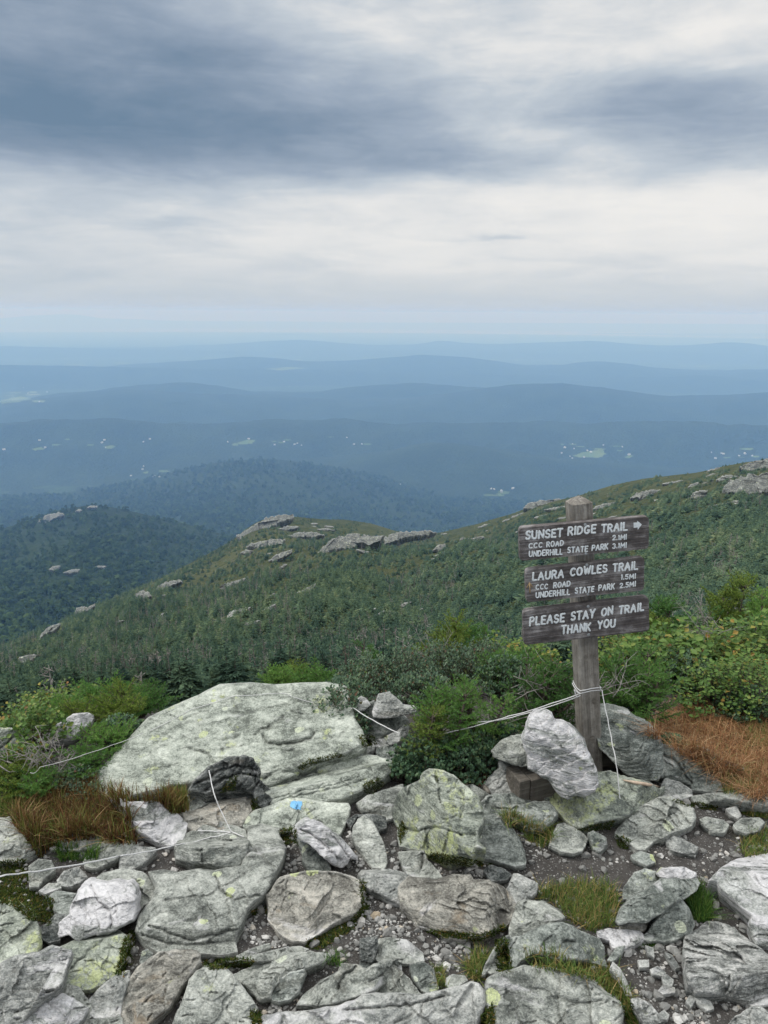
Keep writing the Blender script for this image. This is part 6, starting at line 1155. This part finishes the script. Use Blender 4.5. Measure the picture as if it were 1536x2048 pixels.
# ------------------------------------------------------------------ tree prototypes (never linked to the scene themselves)
protos = bpy.data.collections.new('tree_kinds')
def conifer_mesh(name, seed, layers, nb, mat, det=1, ragged=.3, wid=.30):
    rg = np.random.default_rng(seed); V = []; Fc = []
    for k in range(layers):
        f = k/(layers-1); z = .08+.88*f; L = wid*(1-f)**.75*(1+rg.uniform(-ragged, ragged))+.025; n = max(4, int(nb*(1-.55*f)))
        for j in range(n):
            a = 2*math.pi*(j+rg.uniform(-.4, .4))/n; l = L*rg.uniform(.55, 1.25); up = rg.uniform(-.03, .06); c, s = math.cos(a), math.sin(a); w = (l*rg.uniform(.10, .19)+.008)*(1 if det < 2 else .5)
            zz = z+rg.uniform(-.03, .03)
            b = len(V); p0 = (0, 0, zz); tip = (c*l, s*l, zz+up-.14*l); m = .58
            pl = (c*l*m-s*w, s*l*m+c*w, zz+up*.6-.12*l); pr = (c*l*m+s*w, s*l*m-c*w, zz+up*.6-.12*l); mid = (c*l*m, s*l*m, zz+up+.04*l)
            V += [p0, pl, mid, pr, tip]; Fc += [(b, b+1, b+2), (b, b+2, b+3), (b+1, b+4, b+2), (b+2, b+4, b+3)]
            if det > 1:
                for q in range(9):
                    t = rg.uniform(.3, .95); sd = rg.choice([-1, 1]); aa = a+sd*rg.uniform(.5, 1.0); ll = l*rg.uniform(.22, .42); cc, sn = math.cos(aa), math.sin(aa); b = len(V); o = np.array((c*l*t, s*l*t, zz+up*t-.06*l*t)); ww = ll*.2
                    V += [tuple(o), tuple(o+(cc*ll*.5-sn*ww, sn*ll*.5+cc*ww, .03*l)), tuple(o+(cc*ll, sn*ll, -.02*l)), tuple(o+(cc*ll*.5+sn*ww, sn*ll*.5-cc*ww, .03*l))]; Fc += [(b, b+1, b+2), (b, b+2, b+3)]
    b = len(V); V += [(.02, 0, .90), (-.012, .016, .90), (-.012, -.016, .90), (0, 0, 1.03)]; Fc += [(b, b+1, b+3), (b+1, b+2, b+3), (b+2, b, b+3)]
    me = bpy.data.meshes.new(name); me.from_pydata(V, [], Fc); me.materials.append(mat); return me
def trunk_mesh(name, mat):
    m = MB(); m.tube([(0, 0, -.15), (0, 0, .4), (.005, 0, .92)], [.028, .02, .006], 6); me = bpy.data.meshes.new(name); me.from_pydata(np.concatenate(m.v).tolist(), [], m.f); me.materials.append(mat); return me
def snag_mesh(name, seed, mat):
    rg = np.random.default_rng(seed); m = MB(); m.tube([(0, 0, -.1), (.01, 0, .5), (.02, .01, 1.0)], [.022, .014, .004], 5)
    for k in range(22):
        z = rg.uniform(.15, .95); a = rg.uniform(0, 6.28); l = .26*(1-z)**.6*rg.uniform(.5, 1.2)+.03; m.tube([(0, 0, z), (math.cos(a)*l*.6, math.sin(a)*l*.6, z-.01), (math.cos(a)*l, math.sin(a)*l, z+rg.uniform(-.03, .06))], [.007, .005, .002], 3)
    me = bpy.data.meshes.new(name); me.from_pydata(np.concatenate(m.v).tolist(), [], m.f); me.materials.append(mat); return me
def blob_mesh(name, seed, mat):
    rg = np.random.default_rng(seed); V = []; Fc = []
    for k in range(26):
        z = rg.uniform(.1, 1); rr = .5*math.sqrt(max(.05, 1-(z*.95)**1.6)); a = rg.uniform(0, 6.28); c = np.array([math.cos(a)*rr, math.sin(a)*rr, z]); s = rg.uniform(.16, .3); t1 = rg.normal(size=3); t1 /= np.linalg.norm(t1); t2 = np.cross(t1, c); t2 /= np.linalg.norm(t2); b = len(V)
        V += [c+t1*s, c+t2*s, c-t1*s, c-t2*s, c*1.12+[0, 0, .06]]; Fc += [(b, b+1, b+4), (b+1, b+2, b+4), (b+2, b+3, b+4), (b+3, b, b+4)]
    me = bpy.data.meshes.new(name); me.from_pydata([tuple(v) for v in V], [], Fc); me.materials.append(mat); return me
def kind(coll, me): o = bpy.data.objects.new(me.name, me); coll.objects.link(o)
def coll(name, meshes):
    c = bpy.data.collections.new(name)
    for m_ in meshes: kind(c, m_)
    return c
NEARK = coll('slope_tree_kinds', [conifer_mesh('a_conifer%d' % i, 40+i, 9+i % 3, 11, MAT['conifer'], 1, .4, .34+.05*(i % 3)) for i in range(6)]+[snag_mesh('z_snag%d' % i, 60+i, MAT['snag']) for i in range(2)])
FARK = coll('far_tree_kinds', [blob_mesh('f_crown%d' % i, 80+i, MAT['farconifer']) for i in range(3)]+[conifer_mesh('g_conifer%d' % i, 90+i, 5, 6, MAT['farconifer'], 1, .3, .32) for i in range(2)])
def scatter(name, P, sc, idx, collection, label_kind='stuff'):
    me = bpy.data.meshes.new(name); me.vertices.add(len(P)); me.vertices.foreach_set('co', np.asarray(P, np.float32).ravel())
    a = me.attributes.new('sc', 'FLOAT_VECTOR', 'POINT'); a.data.foreach_set('vector', np.asarray(sc, np.float32).ravel())
    a = me.attributes.new('rt', 'FLOAT_VECTOR', 'POINT'); rt = np.column_stack([rng.normal(0, .07, len(P)), rng.normal(0, .07, len(P)), rng.uniform(0, 6.28, len(P))]); a.data.foreach_set('vector', rt.astype(np.float32).ravel())
    a = me.attributes.new('ki', 'INT', 'POINT'); a.data.foreach_set('value', np.asarray(idx, np.int32))
    o = bpy.data.objects.new(name, me); COL.objects.link(o)
    g = bpy.data.node_groups.new(name, 'GeometryNodeTree'); g.interface.new_socket('Geometry', in_out='INPUT', socket_type='NodeSocketGeometry'); g.interface.new_socket('Geometry', in_out='OUTPUT', socket_type='NodeSocketGeometry')
    N = g.nodes; L = g.links; gi = N.new('NodeGroupInput'); go = N.new('NodeGroupOutput'); iop = N.new('GeometryNodeInstanceOnPoints'); ci = N.new('GeometryNodeCollectionInfo')
    ci.inputs['Collection'].default_value = collection; ci.inputs['Separate Children'].default_value = True; ci.inputs['Reset Children'].default_value = True
    def at(n_, t):
        q = N.new('GeometryNodeInputNamedAttribute'); q.data_type = t; q.inputs['Name'].default_value = n_; return q.outputs['Attribute']
    L.new(gi.outputs[0], iop.inputs['Points']); L.new(ci.outputs[0], iop.inputs['Instance']); iop.inputs['Pick Instance'].default_value = True
    L.new(at('ki', 'INT'), iop.inputs['Instance Index']); L.new(at('sc', 'FLOAT_VECTOR'), iop.inputs['Scale']); L.new(at('rt', 'FLOAT_VECTOR'), iop.inputs['Rotation']); L.new(iop.outputs[0], go.inputs[0])
    md = o.modifiers.new('scatter', 'NODES'); md.node_group = g
    return tag(o, kind='stuff')
def forest_points(patch, n, y_lo, seed, u0=-260, u1=1790):
    rg = np.random.default_rng(seed); u = rg.uniform(u0, u1, n); v = rg.uniform(0, 1, n)
    yt, yb = patch.yt(u), np.minimum(patch.yb(u), y_lo); Y = yt+(yb-yt)*v                      # even over the hillside as it is seen
    vv = np.clip((Y-patch.yb(u))/(patch.yt(u)-patch.yb(u)), 0, 1)**(1/patch.p); return u, vv, patch.pt(u, vv)
def slope_forest():
    n = 46000; u, v, P = forest_points(near, n, 1480, 5); px, py = proj(P); rr = near.r(u, v)
    keep = np.ones(n, bool)
    for q in OUTC:
        c = q.mean(0); big = c+(q-c)*.86; keep &= ~inpoly(px, py, big)
    # thin, low scrub near the crest; open mossy ledges in streaks
    yy = near.y(u, v); op = fbm(np.column_stack([(u*.86-yy*.5)/210, (u*.5+yy*.86)/17, u*0]), 3, 77); crest = np.clip((v-.80)/.2, 0, 1)
    keep &= ~((op > .30-.18*crest-.12*(u > 560)*crest-.06*(u > 420)) & (rng.random(n) < .72+.2*crest*(u > 480)))
    keep &= rr > 9
    hh = np.interp(rr, [8, 25, 60, 150, 350, 700], [.5, .7, 1.05, 1.8, 2.6, 3.2])*rng.uniform(.55, 1.25, n)*(1-np.interp(u, [300, 620], [.05, .42])*crest)
    hh *= np.interp(u, [-300, 500, 900, 1536], [1.2, 1.1, 1.0, .95])
    wd = rng.uniform(.75, 1.35, n)*np.interp(u, [-300, 700, 1100], [.85, .95, 1.35])
    idx = rng.integers(0, 6, n); sn = rng.random(n) < np.interp(fbm(np.column_stack([u/140, v*6, u*0]), 2, 88), [-.3, .5], [.03, .24]); idx[sn] = 6+rng.integers(0, 2, sn.sum())
    hh[sn] *= rng.uniform(.9, 1.35, sn.sum())
    order = np.argsort(rr); order = order[keep[order]]
    inview = [i for i in order if -25 < px[i] < 1560 and idx[i] < 6][:260]
    mask = keep.copy(); mask[inview] = False; m = np.where(mask)[0]
    scatter('slope_forest', P[m], np.column_stack([hh*wd, hh*wd, hh])[m], idx[m], NEARK)
    # the nearest firs are trees of their own
    crowns = [conifer_mesh('crown', 140+i, 17, 13, MAT['conifer'], 2, .35, .36) for i in range(6)]; tr = trunk_mesh('trunk', MAT['bark'])
    for i in inview:
        e = bpy.data.objects.new('fir_tree', None); COL.objects.link(e); e.location = P[i]; e.rotation_euler = (rng.normal(0, .06), rng.normal(0, .06), rng.uniform(0, 6.28)); w = hh[i]*wd[i]; e.scale = (w, w, hh[i]); e.empty_display_size = .1
        tag(e, 'small dark green stunted fir, one of the many crowding the slope just below the summit', 'fir tree', 'stunted firs crowding the slope below the summit')
        for nm, me in (('crown', crowns[i % 6]), ('trunk', tr)):
            c = bpy.data.objects.new(nm, me); COL.objects.link(c); c.parent = e
slope_forest()
def far_forest(name, patch, n, y_lo, h, seed):
    u, v, P = forest_points(patch, n, y_lo, seed, -150, 1690); ok = (u > patch.u0) & (u < patch.u1); u, v, P = u[ok], v[ok], P[ok]; n = len(u)
    op = fbm(np.column_stack([u/70, v*7, u*0]), 3, seed); k = np.clip(.5+op, 0, 1)
    hh = h*rng.uniform(.6, 1.25, n); idx = np.where(rng.random(n) < .25+.6*k, rng.integers(3, 5, n), rng.integers(0, 3, n)); wd = np.where(idx < 3, rng.uniform(.8, 1.2, n), rng.uniform(.9, 1.3, n))
    scatter(name, P, np.column_stack([hh*wd, hh*wd, hh]), idx, FARK)
far_forest('knob_forest', knob, 24000, 1330, 8.5, 21)
far_forest('hill_forest', dome, 26000, 1110, 15, 22)
bpy.context.view_layer.update(); DG = bpy.context.evaluated_depsgraph_get()
def far_hit(px, py):
    h = hit(px, py, ('valley_floor', 'wooded_hill', 'low_wooded_hill', 'long_wooded_ridge', 'valley_ridge', 'far_ridge', 'blue_ridge'), 1e6); return None if h is None else np.array(h[0])
# ---- farmhouses far down in the valley
def farmhouse(label, px, py, w=24, group=None):
    p = far_hit(px, py); p = gpt(px, py, -1000.0) if p is None else p; rg = random.Random(px); r = empty('farmhouse', p); r.rotation_euler = (0, 0, rg.uniform(0, 3)); tag(r, label, 'house', group); m = MB(); d_, h = w*.6, w*.34; m.box((-w/2, -d_/2, -1), (w, 0, 0), (0, d_, 0), (0, 0, h+1)); 
    m.add([(-w/2+.1, -d_/2, h), (-w/2+.1, d_/2, h), (-w/2+.1, 0, h+d_*.42)], [(0, 2, 1)]); m.add([(w/2-.1, -d_/2, h), (w/2-.1, d_/2, h), (w/2-.1, 0, h+d_*.42)], [(0, 1, 2)])
    o = m.build('wall', MAT['housewall'], r); m = MB(); e = w*.05
    for s_ in (-1, 1): m.add([(-w/2-e, s_*(d_/2+e), h-.4), (w/2+e, s_*(d_/2+e), h-.4), (w/2+e, 0, h+d_*.45), (-w/2-e, 0, h+d_*.45), (-w/2-e, s_*(d_/2+e), h-.9), (w/2+e, s_*(d_/2+e), h-.9), (w/2+e, 0, h+d_*.45-.5), (-w/2-e, 0, h+d_*.45-.5)], [(0, 1, 2, 3), (7, 6, 5, 4), (0, 4, 5, 1), (1, 5, 6, 2), (2, 6, 7, 3), (3, 7, 4, 0)])
    m.build('roof', MAT['houseroof'], r)
for lab, px, py, w in (('white house in the clearing left of the wooded hill', 204, 886, 16), ('white farmhouse at the near left edge of the valley woods', 8, 900, 16), ('white house above the left shoulder of the wooded hill', 287, 933, 13), ('white house just right of the top of the wooded hill', 800, 969, 12), ('long white barn in the valley behind the sign post', 1003, 984, 21), ('white house in the field high above the sign boards', 1182, 905, 16), ('small white house left of the valley field on the right', 1148, 898, 14), ('white house at the right end of the far valley field', 1258, 910, 17), ('white farm building near the right edge of the valley', 1490, 908, 17), ('tiny white house beside the pale field left of centre', 568, 884, 14), ('white house on the edge of the left valley field', 262, 952, 12)):
    farmhouse(lab, px, py, w)
def field(pl):
    q = np.array(pl, float); q = q.mean(0)+(q-q.mean(0))*1.0; st_ = 1.4; gx, gy = np.meshgrid(np.arange(q[:, 0].min(), q[:, 0].max()+st_, st_), np.arange(q[:, 1].min(), q[:, 1].max()+st_*.6, st_*.6)); ins = inpoly(gx+3*vnoise(np.dstack([gx*.2, gy*.4, gx*0])), gy, q); idx = -np.ones(gx.shape, int); v = []
    for a in range(gx.shape[0]):
        for b in range(gx.shape[1]):
            if ins[a, b]:
                h = far_hit(gx[a, b], gy[a, b])
                if h is not None: idx[a, b] = len(v); v.append(h+(C0-h)*.0006)
    fs = [(idx[a, b], idx[a+1, b], idx[a+1, b+1], idx[a, b+1]) for a in range(gx.shape[0]-1) for b in range(gx.shape[1]-1) if min(idx[a, b], idx[a+1, b], idx[a+1, b+1], idx[a, b+1]) >= 0]
    if fs: tag(mk('field', v, fs, MAT['field'], None, True), kind='structure')
for pl in ([(470, 886), (490, 880), (512, 880), (505, 888), (480, 889)], [(1145, 912), (1165, 904), (1205, 898), (1215, 908), (1200, 916), (1160, 915)], [(205, 893), (225, 890), (235, 893), (215, 897)], [(1245, 914), (1262, 908), (1270, 913), (1255, 917)], [(990, 988), (1015, 982), (1022, 986), (1000, 991)], [(0, 800), (40, 792), (70, 796), (40, 804), (0, 808)], [(520, 738), (580, 733), (620, 737), (560, 741)], [(60, 898), (85, 893), (92, 898), (70, 902)]):
    field(pl)
def hamlets():
    rg = random.Random(8)
    for (x0, x1, y0, y1, n, nf) in ((1115, 1245, 888, 918, 9, 6), (1420, 1536, 898, 918, 6, 4), (440, 620, 878, 892, 6, 4), (60, 300, 878, 896, 6, 4), (0, 110, 770, 805, 5, 4), (240, 330, 930, 955, 3, 2), (640, 760, 872, 890, 3, 2), (980, 1060, 976, 992, 3, 3)):
        for k in range(n): farmhouse('small pale house among the trees far down in the hazy valley', rg.uniform(x0, x1), rg.uniform(y0, y1), rg.uniform(9, 16), 'small houses scattered in the far valley')
        for k in range(nf):
            cx, cy, w_, h_ = rg.uniform(x0, x1), rg.uniform(y0, y1), rg.uniform(7, 20), rg.uniform(1.4, 3.2); field([(cx+math.cos(t)*w_*rg.uniform(.6, 1.2), cy+math.sin(t)*h_*rg.uniform(.6, 1.2)) for t in (0, .9, 1.8, 2.7, 3.6, 4.5, 5.4)])
hamlets()
# ------------------------------------------------------------------ the blue air over the valley
def haze():
    m = bpy.data.materials.new('haze_air'); m.use_nodes = True; T = NT(m.node_tree); m.node_tree.nodes.clear()
    pv = T.n('ShaderNodeVolumePrincipled', {'Color': (.245, .475, .92), 'Absorption Color': (.80, .68, .12), 'Density': 1.36e-4}); o = T.n('ShaderNodeOutputMaterial'); T.L.new(pv.outputs[0], o.inputs['Volume'])
    b = MB(); b.box((-95000, -4000, -1002), (190000, 0, 0), (0, 100000, 0), (0, 0, 1062)); h = b.build('haze', m); tag(h, kind='stuff')
haze()
